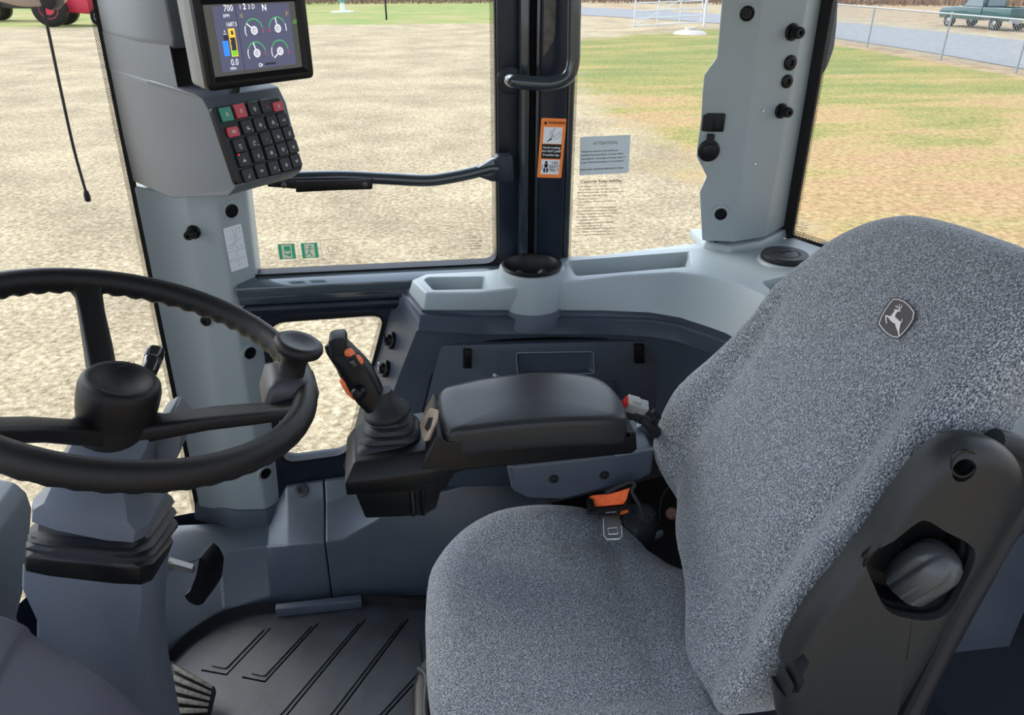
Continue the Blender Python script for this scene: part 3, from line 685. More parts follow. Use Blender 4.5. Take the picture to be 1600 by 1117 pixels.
# ================================================================== LOWER TRIM, FLOOR MAT
def trim_run(name, st, m, label):
    b = B(); b.loft([[V((x, y, z)) for y, z in prof]+[V((x, 1.497, prof[-1][1])), V((x, 1.497, 0.0))] for x, prof in st], cap=True)
    return tag(obj(name, b, m, bevel=.012, seg=4, ang=18), label, 'trim')
T1 = [(-.74, [(1.02, .002), (1.16, .13), (1.28, .17), (1.36, .172), (1.42, .175)]),
      (-.66, [(1.13, .002), (1.29, .135), (1.40, .165), (1.44, .170), (1.47, .172)]),
      (-.585, [(1.235, .002), (1.38, .142), (1.45, .163), (1.47, .167), (1.48, .170)]),
      (-.49, [(1.325, .002), (1.42, .143), (1.462, .158), (1.472, .162), (1.482, .165)]),
      (-.385, [(1.362, .002), (1.415, .150), (1.458, .166), (1.468, .170), (1.482, .175)]),
      (-.335, [(1.363, .002), (1.400, .160), (1.458, .218), (1.470, .237), (1.486, .264)]),
      (-.2475, [(1.365, .002), (1.382, .174), (1.460, .229), (1.472, .246), (1.488, .272)])]
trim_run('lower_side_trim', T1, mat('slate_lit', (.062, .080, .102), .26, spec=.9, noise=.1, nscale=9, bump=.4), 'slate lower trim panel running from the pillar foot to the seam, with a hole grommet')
T2 = [(-.2455, [(1.365, .002), (1.382, .174), (1.460, .229), (1.472, .246), (1.488, .272)]),
      (-.205, [(1.365, .002), (1.382, .178), (1.462, .237), (1.474, .255), (1.488, .275)]),
      (-.13, [(1.362, .002), (1.382, .222), (1.466, .262), (1.478, .275), (1.488, .285)]),
      (-.06, [(1.358, .002), (1.385, .265), (1.466, .295), (1.478, .305), (1.488, .31)]),
      (.10, [(1.340, .002), (1.39, .30), (1.466, .32), (1.478, .33), (1.488, .335)]),
      (.90, [(1.30, .002), (1.39, .30), (1.466, .32), (1.478, .33), (1.488, .335)])]
trim_run('lower_side_trim', T2, MATS['slate_lit'], 'slate lower trim panel right of the seam, under the joystick pod')
p = PZ(475, 743, .262); b = B(); b.lathe(V((p.x, 1.478, .2545)), (0, -.75, 1), [(0, .016), (.006, .016), (.0075, .013), (.0075, .008), (.002, .0065), (.002, .0005)], 24)
tag(obj('hole_grommet', b, mat('grommet_rubber', (.05, .055, .06), .5)), 'black ring grommet in the slate shelf between pillar and seam', 'grommet')

mo = [PZ(u, v, .01) for u, v in ((268, 1034), (300, 1003), (345, 975), (385, 962), (430, 957), (500, 952), (565, 946), (620, 948), (662, 952))]
mo += [V((.12, 1.32, .01)), V((.30, 1.25, .01)), (V((.34, .40, .01))), V((-.30, .38, .01)), V((-.60, .62, .01)), V((-.66, 1.0, .01))]
fm = root('floor_mat', (-.2, .9, 0), 'black rubber floor mat with diagonal grooves and a raised lip', 'floor mat')
b = B(); b.prism([V((p.x, p.y, .001)) for p in mo], (0, 0, .014))
gro = [[(315, 1047), (354, 1054), (422, 982)], [(379, 1058), (414, 1065), (497, 974)], [(420, 1150), (448, 1117), (571, 968)], [(500, 1150), (526, 1117), (638, 967)], [(575, 1150), (605, 1114), (668, 1045)]]
cuts = []
for g in gro:
    P = [PZ(u, v, .015) for u, v in g]
    for a, c in zip(P[:-1], P[1:]):
        d = (c-a).normalized(); n = V((-d.y, d.x, 0))*.0022; cb_ = B()
        a2 = a-d*.001; c2 = c+d*.001
        cb_.prism([V((q.x, q.y, .006)) for q in (a2-n, c2-n, c2+n, a2+n)], (0, 0, .03)); cuts.append(cb_)
obj('mat_base', b, M_matt, fm, cut=cuts)
for q4 in ([(329, 1040), (353, 1045), (414, 982), (366, 980)], [(391, 1052), (413, 1057), (488, 977), (448, 975)], [(405, 1150), (441, 1114), (562, 972), (520, 973), (372, 1150)], [(480, 1150), (519, 1114), (630, 970), (598, 970), (445, 1150)], [(560, 1150), (598, 1112), (660, 1044), (655, 1000), (525, 1150)]):
    P = [PZ(u, v, .016) for u, v in q4]; b = B(); b.prism([V((q.x, q.y, .0145)) for q in rpoly(P, .006)], (0, 0, .0035)); obj('raised_rib', b, M_matt, fm, sharp=20)
lip = crom([V((p.x, p.y, 0)) for p in mo[:11]], 3)
b = B(); n = len(lip)
def offs(l, d):
    out = []
    for i, p in enumerate(l):
        t = (l[min(i+1, len(l)-1)]-l[max(i-1, 0)]).normalized(); out.append(p+V((-t.y, t.x, 0))*d)
    return out
o1 = offs(lip, .001); o2 = offs(lip, .007); i1 = offs(lip, -.008)
b.loft([[V((p.x, p.y, .014)) for p in i1], [V((p.x, p.y, .020)) for p in offs(lip, -.002)], [V((p.x, p.y, .036)) for p in o1], [V((p.x, p.y, .038)) for p in offs(lip, .003)], [V((p.x, p.y, .036)) for p in o2], [V((p.x, p.y, .010)) for p in o2]], closed=False); obj('lip', b, mat('lip_rubber', (.006, .006, .007), .7), fm)
c1, c2 = PZ(432, 965, .016), PZ(566, 950, .016)
d = (c2-c1).normalized(); n = V((-d.y, d.x, 0))
b = B(); b.prism([c1, c1-V((0, 0, 0)), c1+n*.004+V((0, 0, .022)), c1+n*.018+V((0, 0, .026)), c1+n*.018], c2-c1); obj('edge_clip', b, M_slate, fm, bevel=.002)

# ================================================================== SIDE CONSOLE
con = root('side_console', (.35, 1.45, .2), 'slate and light grey side console with open trays under the side windows', 'console')
Tt = [(665, 457, .800), (747, 457, .800), (790, 452, .800), (874, 442, .8), (975, 430, .8), (1056, 425, .8), (1105, 430, .8), (1154, 443, .8), (1190, 458, .8), (1215, 474, .8)]
Bt = [(661, 486, .764), (747, 486, .755), (789, 486, .747), (868, 486, .738), (942, 487, .735), (1015, 490, .732), (1060, 497, .728), (1100, 510, .726), (1131, 521, .724), (1160, 537, .722)]
tT = [PZ(*p) for p in Tt]; tB = [PZ(*p) for p in Bt]
tT += [V((.70, .95, .8)), V((.705, .80, .8)), V((.985, .80, .8)), V((.99, 1.1, .8)), V((.95, 1.36, .8)), V((.865, 1.55, .8)), V((.62, 1.545, .8)), V((.40, 1.497, .8)), V((.19, 1.497, .8)), V((.183, 1.45, .8)), V((.141, 1.436, .8)), V((.021, 1.436, .8)), V((-.008, 1.405, .8))]
tB += [V((.66, .95, .72)), V((.665, .80, .72)), V((.985, .80, .72)), V((.99, 1.1, .72)), V((.95, 1.36, .72)), V((.865, 1.55, .72)), V((.62, 1.545, .72)), V((.40, 1.497, .72)), V((.17, 1.497, .735)), V((.17, 1.45, .745)), V((.131, 1.445, .75)), V((.011, 1.445, .755)), V((-.018, 1.425, .765))]
tT2 = [V((p.x, p.y, p.z)) for p in tT]
b = B(); b.loft([tT2, tB])
cuts = []
def tray(px, z, depth, r=.012, shrink=.85):
    P = [PZ(u, v, z) for u, v in px]; P = [V((p.x, min(p.y, 1.49), 0)) for p in P]; c = sum(P, V((0, 0, 0)))/len(P)
    P = rpoly(P, r); cb_ = B()
    cb_.loft([[c+(p-c)*1.06+V((0, 0, z+.02)) for p in P], [c+(p-c)*1.03+V((0, 0, z)) for p in P], [c+(p-c)+V((0, 0, z-.004)) for p in P], [c+(p-c)*shrink+V((0, 0, z-depth)) for p in P]]); return cb_
cuts.append(tray([(663, 437), (670, 433), (756, 432), (762, 451), (677, 453)], .8, .038, .006))
cuts.append(tray([(886, 408), (1067, 383), (1080, 416), (902, 431)], .8, .055))
cuts.append(tray([(1190, 440), (1255, 425), (1275, 440), (1222, 468)], .8, .05))
cc = PY(831, 417, 1.390)
cb_ = B(); cb_.lathe(V((cc.x, cc.y, 0)), (0, 0, 1), [(.6, .054), (.9, .054)], 40); cuts.append(cb_)
obj('top_tray', b, M_light, con, bevel=.0045, seg=3, ang=28, cut=cuts)
for u, v in ((687, 476), (721, 474)):
    p = PY(u, v, 1.347); b = B(); b.lathe(p+V((0, .004, 0)), (0, -1, .1), [(0, .002), (.0055, .0018), (.006, .0004)], 10); obj('screw', b, M_black, con)
# lower body
def R_(zs): pass
bA = [p.copy() for p in tB]
def lay(dz, inset_, left):
    out = []
    for i, p in enumerate(tB):
        q = p.copy()
        if i < 12: # front run
            a = tB[max(0, i-1)]; c = tB[min(11, i+1)]; t = (c-a); t.z = 0; t = t.normalized(); n = V((-t.y, t.x, 0)); q = p+n*inset_
        q.z = dz if not callable(dz) else dz(p.z)
        out.append(q)
    out[0].x = left[0]; out[0].y = left[2] if len(left) > 2 else 1.362
    out[-1] = V((left[1], 1.497, out[-1].z)); out[-2] = V((left[1]+.01, 1.497, out[-2].z)); out[-3] = V((left[1]+.06, 1.497, out[-3].z)); out[-4].y = 1.497
    for q in out:
        q.y = min(q.y, 1.497) if q.x < .5 else min(q.y, 1.55)
    return out
b = B()
b.loft([lay(lambda z: z-.0005, .003, (.012, -.026, 1.350)), lay(lambda z: z-.012, .006, (.006, -.035, 1.356)), lay(lambda z: z-.014, -.008, (.004, -.040, 1.345)),
        lay(lambda z: z-.050, -.002, (-.002, -.050, 1.352)), lay(lambda z: z-.056, .036, (-.006, -.054, 1.360)), lay(lambda z: .60, .050, (-.048, -.090, 1.376)), lay(lambda z: .47, .054, (-.098, -.14, 1.380)), lay(lambda z: .30, .056, (-.15, -.20, 1.38))])
body = obj('lower_body', b, M_slate, con, bevel=.004, seg=3, ang=28)
# cup holder
b = B(); b.lathe(V((cc.x, cc.y, cc.z-.82)), (0, 0, 1), [(.74, .0635), (.748, .065), (.812, .0665), (.819, .065), (.820, .058), (.80, .056)], 48, cap=False); ch = obj('cup_holder', b, M_light, con, recalc=False)
b = B(); b.lathe(V((cc.x, cc.y, cc.z-.82)), (0, 0, 1), [(.700, .060), (.708, .0635), (.735, .0645), (.742, .066), (.742, .05)], 48, cap=False); obj('lower_ring', b, M_slate2, ch, recalc=False)
b = B(); b.lathe(V((cc.x, cc.y, cc.z-.82)), (0, 0, 1), [(.819, .057), (.8255, .0615), (.8275, .060), (.8275, .055), (.820, .050), (.75, .042), (.748, .0005)], 48, cap=False); ci = obj('cup_insert', b, M_black, ch, recalc=False)
for dx, dy in ((-.026, .018), (.030, .02)):
    b = B(); b.lathe(V((cc.x+dx, cc.y+dy, cc.z-.07)), (-dx*2, -dy*1, 1), [(0, .016), (.03, .017), (.050, .013), (.057, .004)], 16); obj('rubber_finger', b, M_rubber, ci)
# round cap / vent on rear corner
vc = PZ(1226, 404, .806); b = B()
b.lathe(V((vc.x, vc.y, .80)), (0, 0, 1), [(0, .056), (.004, .054), (.006, .05)], 40); va = obj('vent_seat', b, M_light, con)
b = B(); b.lathe(V((vc.x, vc.y, .80)), (0, 0, 1), [(.002, .046), (.006, .049), (.014, .049), (.018, .046), (.018, .030), (.0165, .029), (.0165, .0275), (.018, .0265), (.0195, .012), (.0195, .0005)], 40); vp = obj('vent_cap', b, M_blackm, con)
b = B(); fr = Fr((vc.x, vc.y, .8196), (1, 0, 0), (0, 1, 0)); b.prism([fr(x, y) for x, y in [(-.012, -.002), (-.006, .010), (.008, .014), (.022, .008), (.018, .004), (.006, .006), (-.004, .0)]], (0, 0, .0012)); obj('finger_tab', b, M_black, vp)
# storage door on the recessed face
DY = 1.366
def dp(u, v, y=DY): return PY(u, v, y)
b = B(); oc = rpoly([dp(689, 540), dp(1038, 532), dp(1046, 545), dp(1036, 690), dp(1030, 760), dp(650, 760), dp(662, 650)], .014)
cb_ = B(); hd = rpoly([dp(806, 551), dp(927, 549), dp(929, 583), dp(809, 586)], .008); hc = sum(hd, V((0, 0, 0)))/len(hd)
b.prism(oc, (0, .02, 0)); cb_.loft([[hc+(p-hc)*1.03+V((0, -.006, 0)) for p in hd], [hc+(p-hc)*1.0 for p in hd], [hc+(p-hc)*.90+V((0, .013, 0)) for p in hd]])
sm_ = B(); oc_c = sum(oc, V((0, 0, 0)))/len(oc); sm_.prism([oc_c+(p-oc_c)*1.010+V((0, .0142, 0)) for p in oc], (0, .015, 0))
dr = obj('storage_door', b, mat('slate_door', (.056, .070, .094), .42, noise=.12, nscale=9, bump=.4), con, bevel=.0012, cut=[cb_])
obj('door_seam', sm_, M_gap, con)
b_ = B(); b_.tube([p+V((0, -.0008, 0)) for p in hd]+[hd[0]+V((0, -.0008, 0))], .0013, 6); obj('rim_highlight', b_, mat('highlight_slate', (.17, .20, .24), .35), dr)  # paler tube paints the highlight along the edge of the handle recess
for u0, u1, v0, v1 in ((724, 737, 547, 576), (992, 1007, 539, 568)):
    b = B(); b.prism(rpoly([dp(u0, v1, DY-.008), dp(u1, v1, DY-.008), dp(u1, v0, DY-.008), dp(u0, v0, DY-.008)], .002), (0, .012, 0)); b.mi = 0
    lt = obj('latch', b, M_black, dr, bevel=.0015)
q = [dp(u, v) for u, v in ((770, 603), (960, 596), (962, 622), (770, 628))]
b = B(); b.prism([p+V((0, -.003, 0)) for p in q], (0, .005, 0)); obj('lower_slot_frame', b, M_slate, dr, bevel=.001)
# sockets on the console end face
for u, v, kind in ((612, 532, 'a'), (602, 576, 'b')):
    A_, B_, C_ = V((.004, 1.345, .745)), V((-.098, 1.358, .47)), V((-.09, 1.497, .60)); n = (B_-A_).cross(C_-A_).normalized()
    if n.x > 0: n = -n
    p = PN(u, v, A_, n); b = B()
    b.lathe(p-n*.002, n, [(0, .019), (.006, .019), (.008, .016), (.008, .012), (.014, .011), (.015, .0005)], 24); o = obj('socket', b, M_black, con)
    b = B(); fr = Fr(p+n*.013, V((0, 1, 0)), (0, 0, 1)); 
    if fr.z.dot(n) < 0: fr = Fr(p+n*.013, V((0, -1, 0)), (0, 0, 1))
    b.prism(fr.pts(rr2(0, 0, .013, .0035, .001)), fr.z*.003); b.prism(fr.pts(rr2(.0, 0.0, .0035, .013, .001), -.0001), fr.z*.0028)
    obj('cover_grip', b, M_metal if kind == 'b' else M_blackm, o)

# ================================================================== ARMREST WITH JOYSTICK
AY0, AY1 = .905, 1.035
arm = root('armrest', (.15, .97, .6), 'black padded armrest beside the seat, ending in the joystick pod', 'armrest')
# pad
zt_ = .745
ptop = [(-.01+.035, .925), (-.01+.032, 1.03), (.055, 1.052), (.14, 1.058), (.235, 1.055), (.288, 1.035), (.306, .985), (.303, .93), (.285, .905), (.19, .903), (.10, .906), (.045, .910)]
out = crom([(x, y, 0) for x, y in ptop], 5, closed=True); out = [(p.x, p.y) for p in out]
fr = Fr((0, 0, 0), (1, 0, 0), (0, 1, 0))
def dis(x, y, s_, k):
    t = (x-.02)/.29; base = .742+.012*math.sin(max(0, min(1, t))*PI*.9)-.002*t
    return base
b = pillow(out, fr, [(.02, -.034), (.9, -.034), (.985, -.030), (1.0, -.022), (1.0, -.006), (.995, .003), (.975, .0095), (.94, .0128), (.82, .0146), (.6, .016), (.35, .017), (.1, .017), (.01, .017)], dis)
obj('pad', b, M_vinyl, arm, sharp=60)
# beam under pad
b = B()
bo = [PY(u, v, AY0+.004) for u, v in ((683, 681), (701, 691), (994, 676), (996, 702), (988, 709), (860, 722), (727, 735), (712, 740), (704, 748), (698, 765))]
bo += [PY(u, v, AY0+.004) for u, v in ((600, 772), (541, 774), (540, 752), (640, 742), (655, 736))]
b.prism(bo, (0, .125, 0)); cb_ = B(); q = rpoly([PY(u, v, AY0+.004) for u, v in ((768, 688), (985, 677), (985, 682), (840, 694), (772, 699))], .002); cb_.prism([p-V((0, .01, 0)) for p in q], (0, .05, 0))
obj('beam', b, M_black, arm, bevel=.0025, seg=2, cut=[cb_])
# pod: deck around the boot
b = B()
p1, p2, p3, p4 = PY(541, 755, .909), PY(660, 738, .909), PY(540, 700, 1.05), PY(552, 683, 1.08)
deckz = .672
dk = rpoly([(-.122, .909), (-.005, .909), (.035, .95), (.035, 1.05), (-.10, 1.05), (-.125, 1.03)], .015) if False else None
def zr(x): return .662+.0*x
top = [(-.108, .925), (-.008, .925), (.028, .935), (.028, 1.035), (-.095, 1.04), (-.112, 1.02)]
mid = [(-.122, .908), (-.004, .906), (.036, .912), (.038, 1.045), (-.105, 1.05), (-.126, 1.03)]
low_ = [(-.120, .910), (-.004, .908), (.020, .912), (.022, 1.040), (-.103, 1.046), (-.122, 1.028)]
def r3(l, z, dz=0): return [V((x, y, z+dz*(x+.12))) for x, y in l]
b.loft([r3([(x, y) for x, y in low_], .664), r3(mid, .672), r3(mid, .684, .08), r3(top, .706, .10)])
obj('pod_deck', b, M_black, arm, bevel=.004, seg=3)
tub = [(-.112, .918), (-.008, .916), (.016, .922), (.016, 1.03), (-.095, 1.035), (-.112, 1.02)]
tb2 = [(-.085, .925), (-.070, .925), (-.008, .925), (.002, .930), (.002, 1.01), (-.07, 1.01)]
b = B(); b.loft([[V((x, y, .668)) for x, y in tub], [V((x*.98+.002, y, .645)) for x, y in tub], [V((-.100, .922, .604)), V((-.012, .920, .600)), V((.010, .926, .608)), V((.008, 1.01, .61)), V((-.080, 1.015, .603)), V((-.098, 1.0, .603))]])
b.box((-.03, .911, .606), (-.022, .925, .668)); b.box((-.015, .911, .606), (-.007, .925, .668))
obj('pod_tub', b, M_black, arm, bevel=.004)
# label plate with slot
pf = [PY(u, v, .985) for u, v in ((656, 665), (672, 637), (683, 640), (668, 690))]
n = (pf[1]-pf[0]).cross(pf[2]-pf[0]).normalized()
lb = B(); P4 = [V((-.005, .95, .700)), V((-.005, 1.02, .700)), V((.018, 1.02, .742)), V((.018, .95, .742))]
nn = (P4[1]-P4[0]).cross(P4[3]-P4[0]).normalized(); 
lb.prism(rpoly([PN(u, v, V((-.008, .950, .728)), V((-.85, -.35, .45))) for u, v in ((655, 664), (657, 657), (672, 637), (682, 640), (680, 655), (668, 687), (662, 690))], .003), V((.004, .001, -.002))); lp_ = obj('slot_plate', lb, M_tan, arm, bevel=.0008)
lb = B(); Q4 = [PN(u, v, V((-.008, .950, .728))+V((-.85, -.35, .45)).normalized()*.001, V((-.85, -.35, .45))) for u, v in ((663, 668), (670, 652), (676, 652), (672, 668), (667, 674))]
lb.prism(Q4, V((.004, .001, -.002))); obj('slot', lb, M_dkmetal, lp_)
# bracket below the armrest
br = root('armrest_bracket', (.2, 1.05, .5), 'slate box-shaped bracket with two bolts under the armrest', 'bracket')
b = B(); bp_ = [PY(u, v, 1.00) for u, v in ((795, 728), (1024, 703), (1020, 742), (1000, 752), (880, 782), (826, 780), (800, 768))]
b.prism(bp_, (0, .13, 0)); obj('housing', b, MATS['slate_door'], br, bevel=.008, seg=3)
for u, v in ((865, 747), (944, 741)):
    b = B(); b.lathe(PY(u, v, 1.002), (0, -1, .1), [(0, .009), (.003, .0085), (.003, .006), (.006, .0055), (.0065, .003), (.004, .0028), (.004, .0003)], 16); obj('bolt', b, M_blackm, br)
b = B(); b.prism([PY(u, v, 1.06) for u, v in ((1020, 704), (996, 668), (1006, 662), (1026, 690))], (0, .01, 0)); obj('rear_tab', b, M_slate2, br)
b = B(); b.tube([PY(1022, 701, .995), PY(960, 712, .995)], .003, 8); obj('edge_flange', b, M_slate2, br)
# small lever behind pad
lv = root('small_lever', PY(788, 602, 1.07), 'thin black lever with a chrome tip behind the armrest pad', 'lever')
b = B(); b.tube([PY(800, 625, 1.08), PY(775, 589, 1.10)], [.008, .0055], 10); obj('arm', b, M_gloss, lv)
b = B(); b.lathe(PY(776, 592, 1.10), PY(773, 587, 1.11)-PY(776, 592, 1.10), [(0, .0045), (.006, .006), (.011, .0045), (.013, .001)], 12); obj('tip', b, M_dkmetal, lv)

# joystick
jc = PY(603, 735, .985); jc = V((-.050, .985, .690))
js = root('joystick', jc, 'black joystick with orange buttons on a ribbed rubber boot', 'joystick')
b = B(); rings = []
ax = V((-.02, .0, 1)).normalized()
def sq(c, hx, hy, r, z, n=6): return [V((c[0]+x, c[1]+y, z)) for x, y in rr2(0, 0, hx, hy, r, n)]
seq = [(.000, .056, .047, .010), (.008, .055, .046, .012), (.011, .048, .040, .014), (.014, .052, .045, .016), (.020, .050, .042, .018), (.0225, .041, .034, .02), (.026, .045, .040, .024), (.032, .043, .038, .026), (.0345, .033, .030, .026), (.038, .039, .036, .03), (.044, .036, .034, .03), (.0465, .027, .026, .025), (.050, .034, .032, .03), (.054, .030, .030, .029)]
bx, by = -.052, .985
for dz, hx, hy, r in seq: rings.append(sq((bx+.0-dz*.05, by), hx, hy, r, .694+dz))
b.loft(rings); obj('rubber_boot', b, M_rubber, js, sharp=50)
top_c = V((bx-.003, by, .745)); axj = (PY(578, 600, .995)-PY(597, 650, .99)).normalized()
b = B(); b.lathe(top_c, V((-.12, .02, 1)), [(0, .030), (.006, .0355), (.010, .036), (.014, .034), (.022, .024), (.034, .0165), (.046, .014)], 32); obj('collar', b, M_blackm, js)
ctr = [(597, 650, 17), (590, 634, 17), (579, 618, 20), (571, 605, 22), (562, 590, 23), (553, 575, 22), (544, 562, 19), (535, 551, 16), (527, 541, 15), (524, 534, 14)]
b = B(); rings = []; cp = [PY(u, v, .985+i*.002) for i, (u, v, w_) in enumerate(ctr)]
for i, (u, v, w_) in enumerate(ctr):
    d = (cp[min(i+1, len(cp)-1)]-cp[max(0, i-1)]).normalized(); sx = d.cross(V((0, 1, 0))).normalized(); sy = sx.cross(d)
    wd = w_/930; fr = Fr(cp[i], sx, sy)
    rings.append([fr(x, y) for x, y in rr2(0, 0, wd, min(.019, wd*.95), wd*(.75 if i < 7 else .35), 5)])
b.loft(rings); grip = obj('grip', b, M_black, js, sharp=50)
hd_ = [(512, 535), (518, 530), (537, 528), (541, 535), (541, 556), (518, 560)]
b = B(); b.prism([PY(u, v, .978) for u, v in hd_], (0, .034, 0)); obj('grip_head', b, M_blackm, js, bevel=.003)
for u, v, r in ((547, 552, .0068), (559, 562, .0068)):
    p = PY(u, v, .977); b = B(); fr = Fr(p, PY(u+8, v+10, .977)-p, (0, 0, 1)); fr2 = Fr(p, fr.x, V((.6, -.7, .4)))
    n = (V((.55, -.75, .35))).normalized(); b.loft([[p+fr.x*math.cos(a)*.0085*s_+fr.x.cross(n)*math.sin(a)*.0055*s_+n*h for a in [2*PI*k/16 for k in range(16)]] for h, s_ in ((-.006, 1), (.004, 1), (.006, .8), (.0068, .2))]); obj('thumb_button', b, M_orange, js)
b = B(); p = PY(553, 568, .968); fr = Fr(p, PY(561, 580, .968)-p, PY(560, 562, .968)-p); b.prism(fr.pts(rr2(.002, 0, .013, .0075, .003)), (0, .01, 0)); face = obj('switch_panel', b, M_blackm, js, bevel=.0015)
b = B(); b.prism(fr.pts(rr2(-.002, 0, .005, .0035, .001), .0005), (0, -.004, 0)); obj('rocker_switch', b, M_dkmetal, js, bevel=.0008)
p = PY(561, 615, .967); b = B(); b.lathe(p+V((0, .006, 0)), (-.25, -1, .25), [(0, .011), (.004, .011), (.008, .0085), (.012, .0085), (.0145, .006), (.015, .0005)], 20); obj('round_button', b, M_black, js)
b = B(); tg = [(534, 592), (542, 598), (550, 612), (556, 624), (552, 626), (541, 616), (533, 603), (530, 595)]
b.prism(rpoly([PY(u, v, .978) for u, v in tg], .002), (0, .016, 0)); obj('trigger', b, M_orange, js, bevel=.002)

# cable connector behind armrest
cn = root('cable_connector', PY(1000, 640, .98), 'grey cable connector with a red face on a braided black cable behind the armrest', 'connector')
p0, p1 = PY(978, 629, .985), PY(1021, 641, .985); d = (p1-p0).normalized(); fr = Fr(p0, d, V((0, -.5, 1)))
b = B(); b.prism([fr(0, y, z) for y, z in rr2(0, 0, .0115, .010, .002)], d*.020); b.prism([fr(.018, y, z) for y, z in rr2(0, 0, .0095, .009, .002)], d*.018); b.prism([fr(.006, y, z) for y, z in rr2(.0125, 0, .002, .004, .001)], d*.014); obj('shell', b, M_grey, cn, bevel=.001)
b = B(); b.prism([fr(-.002, y, z) for y, z in rr2(0, 0, .009, .008, .002)], d*.003); rf = obj('red_insert', b, M_red, cn)
b = B()
for y in (-.004, .004):
    for z in (-.003, .003): b.lathe(fr(-.0021, y, z), -d, [(0, .0016), (.0006, .0016)], 8)
o = obj('pin_holes', b, M_ink, rf)
def cable(path, r, name, m, parent):
    pts = crom(path, 8); b = B()
    rs = [r*(1+.10*math.sin(i*2.1)) for i in range(len(pts))]
    b.tube(pts, rs, 12); return obj(name, b, m, parent)
M_braid = mat('braided_sleeve', (.02, .02, .022), .6, noise=.6, nscale=500, bump=1, bscale=500)
cable([PY(975, 645, .995), PY(1000, 652, .99), PY(1018, 668, .99), PY(1040, 690, 1.08), PY(1055, 702, 1.12)], .009, 'cable', M_braid, cn)
cable([PY(1020, 642, .985), PY(1030, 650, .985), PY(1024, 662, .985), PY(1036, 685, 1.07), PY(1048, 697, 1.12)], .004, 'lead', M_blackm, cn)

# ================================================================== SEAT
seat = root('operator_seat', (.25, .80, .2), 'operator seat in grey melange fabric with an embroidered badge on its tall backrest', 'seat')
KL, X0 = .40, .42
def bk(y, z, n=0): return V((X0+KL*(z-.6)-n*.928, y, z+n*.371))
far = [(.70, .44), (.80, .50), (.90, .525), (.972, .560), (1.025, .592), (1.055, .637), (1.058, .695), (1.018, .775), (.992, .862), (.985, .930), (.967, .985), (.940, 1.035), (.892, 1.070), (.835, 1.085)]
near = [(.760, 1.092), (.66, 1.093), (.605, 1.06), (.590, .99), (.588, .90), (.585, .80), (.585, .70), (.590, .62), (.60, .54), (.62, .47)]
ol = crom([(y, z, 0) for y, z in far+near], 4, closed=True); ol = [(p.x, p.y) for p in ol]
class BF:
    def __call__(s, x, y, z=0): return bk(x, y, z)
def bdisp(y, z, s_, k):
    if k < 4: return 0
    yc = .80; hw = .25; a = abs(y-yc)/hw
    f = .030*sm(.55, .90, a)*sm(1.06, .85, z)*(1-.4*sm(.9, 1.1, a))     # side bolsters
    f -= .010*math.exp(-((a-.60)/.07)**2)*sm(1.02, .85, z)      # crease beside the bolster
    f -= .012*math.exp(-((z-.56)/.03)**2)
    f += .012*math.exp(-((z-.70)/.09)**2)*(1-a*a) if a < 1 else 0   # lumbar
    f -= .028*sm(.92, 1.10, z)*sm(.55, .9, s_)
    return f
prof = [(.02, -.10), (.70, -.10), (.90, -.09), (.965, -.07), (.985, -.05), (1.0, -.02), (.995, -.006), (.975, .006), (.945, .015), (.90, .021)]
prof += [(s_, .024) for s_ in (.85, .79, .73, .67, .61, .55, .48, .41, .33, .24, .14, .02)]
b = pillow(ol, BF(), prof, bdisp)
back = obj('backrest', b, M_fabric, seat, sharp=180)
# cushion
cfar = [(-.020, .80), (-.018, .87), (-.006, .955), (.040, 1.022), (.11, 1.058), (.185, 1.066), (.27, 1.050), (.325, 1.018), (.365, .975), (.405, .915), (.455, .885), (.50, .84)]
cnear = [(.50, .74), (.455, .70), (.40, .645), (.34, .59), (.25, .555), (.16, .545), (.07, .56), (.01, .60), (-.012, .66), (-.020, .73)]
cl = crom([(x, y, 0) for x, y in cfar+cnear], 4, closed=True); cl = [(p.x, p.y) for p in cl]
fr = Fr((0, 0, 0), (1, 0, 0), (0, 1, 0))
def cdisp(x, y, s_, k):
    base = .452
    if k < 3: return base-.02
    a = abs(y-.80)/.25
    f = .016*sm(.5, .95, a)*sm(0.0, .12, x)                     # side wings
    f -= .006*math.exp(-((a-.62)/.06)**2)*sm(.02, .15, x)
    f -= .022*sm(.18, .42, x)*(1-.6*sm(.6, 1, a))      # dips toward the back
    f -= .006*math.exp(-((x-.30)/.018)**2)*sm(1.05, .8, a)                    # cross seam
    return base+f
prof = [(.02, -.09), (.80, -.09), (.93, -.08), (.975, -.055), (1.0, -.02), (1.0, -.004), (.99, .010), (.965, .023), (.93, .032), (.88, .038)]
prof += [(s_, .042+.004*(1-s_)) for s_ in (.82, .76, .70, .64, .58, .52, .45, .38, .30, .2, .1, .01)]
b = pillow(cl, fr, prof, cdisp)
cush = obj('seat_cushion', b, M_fabric, seat, sharp=180)
# seat pan and suspension under it
b = B(); b.loft([[V((.235+(x-.235)*.93, .80+(y-.80)*.93, z)) for x, y in cl] for z in (.34, .375)]); obj('seat_pan', b, M_black, seat)
b = B(); b.loft([sq((.27, .80), .19, .17, .03, 0.0), sq((.27, .80), .19, .17, .03, .05)]); b.loft([sq((.27, .80), .15-.012*(k % 2), .14-.012*(k % 2), .03, .05+.029*k) for k in range(11)]); obj('suspension', b, M_rubber, seat)
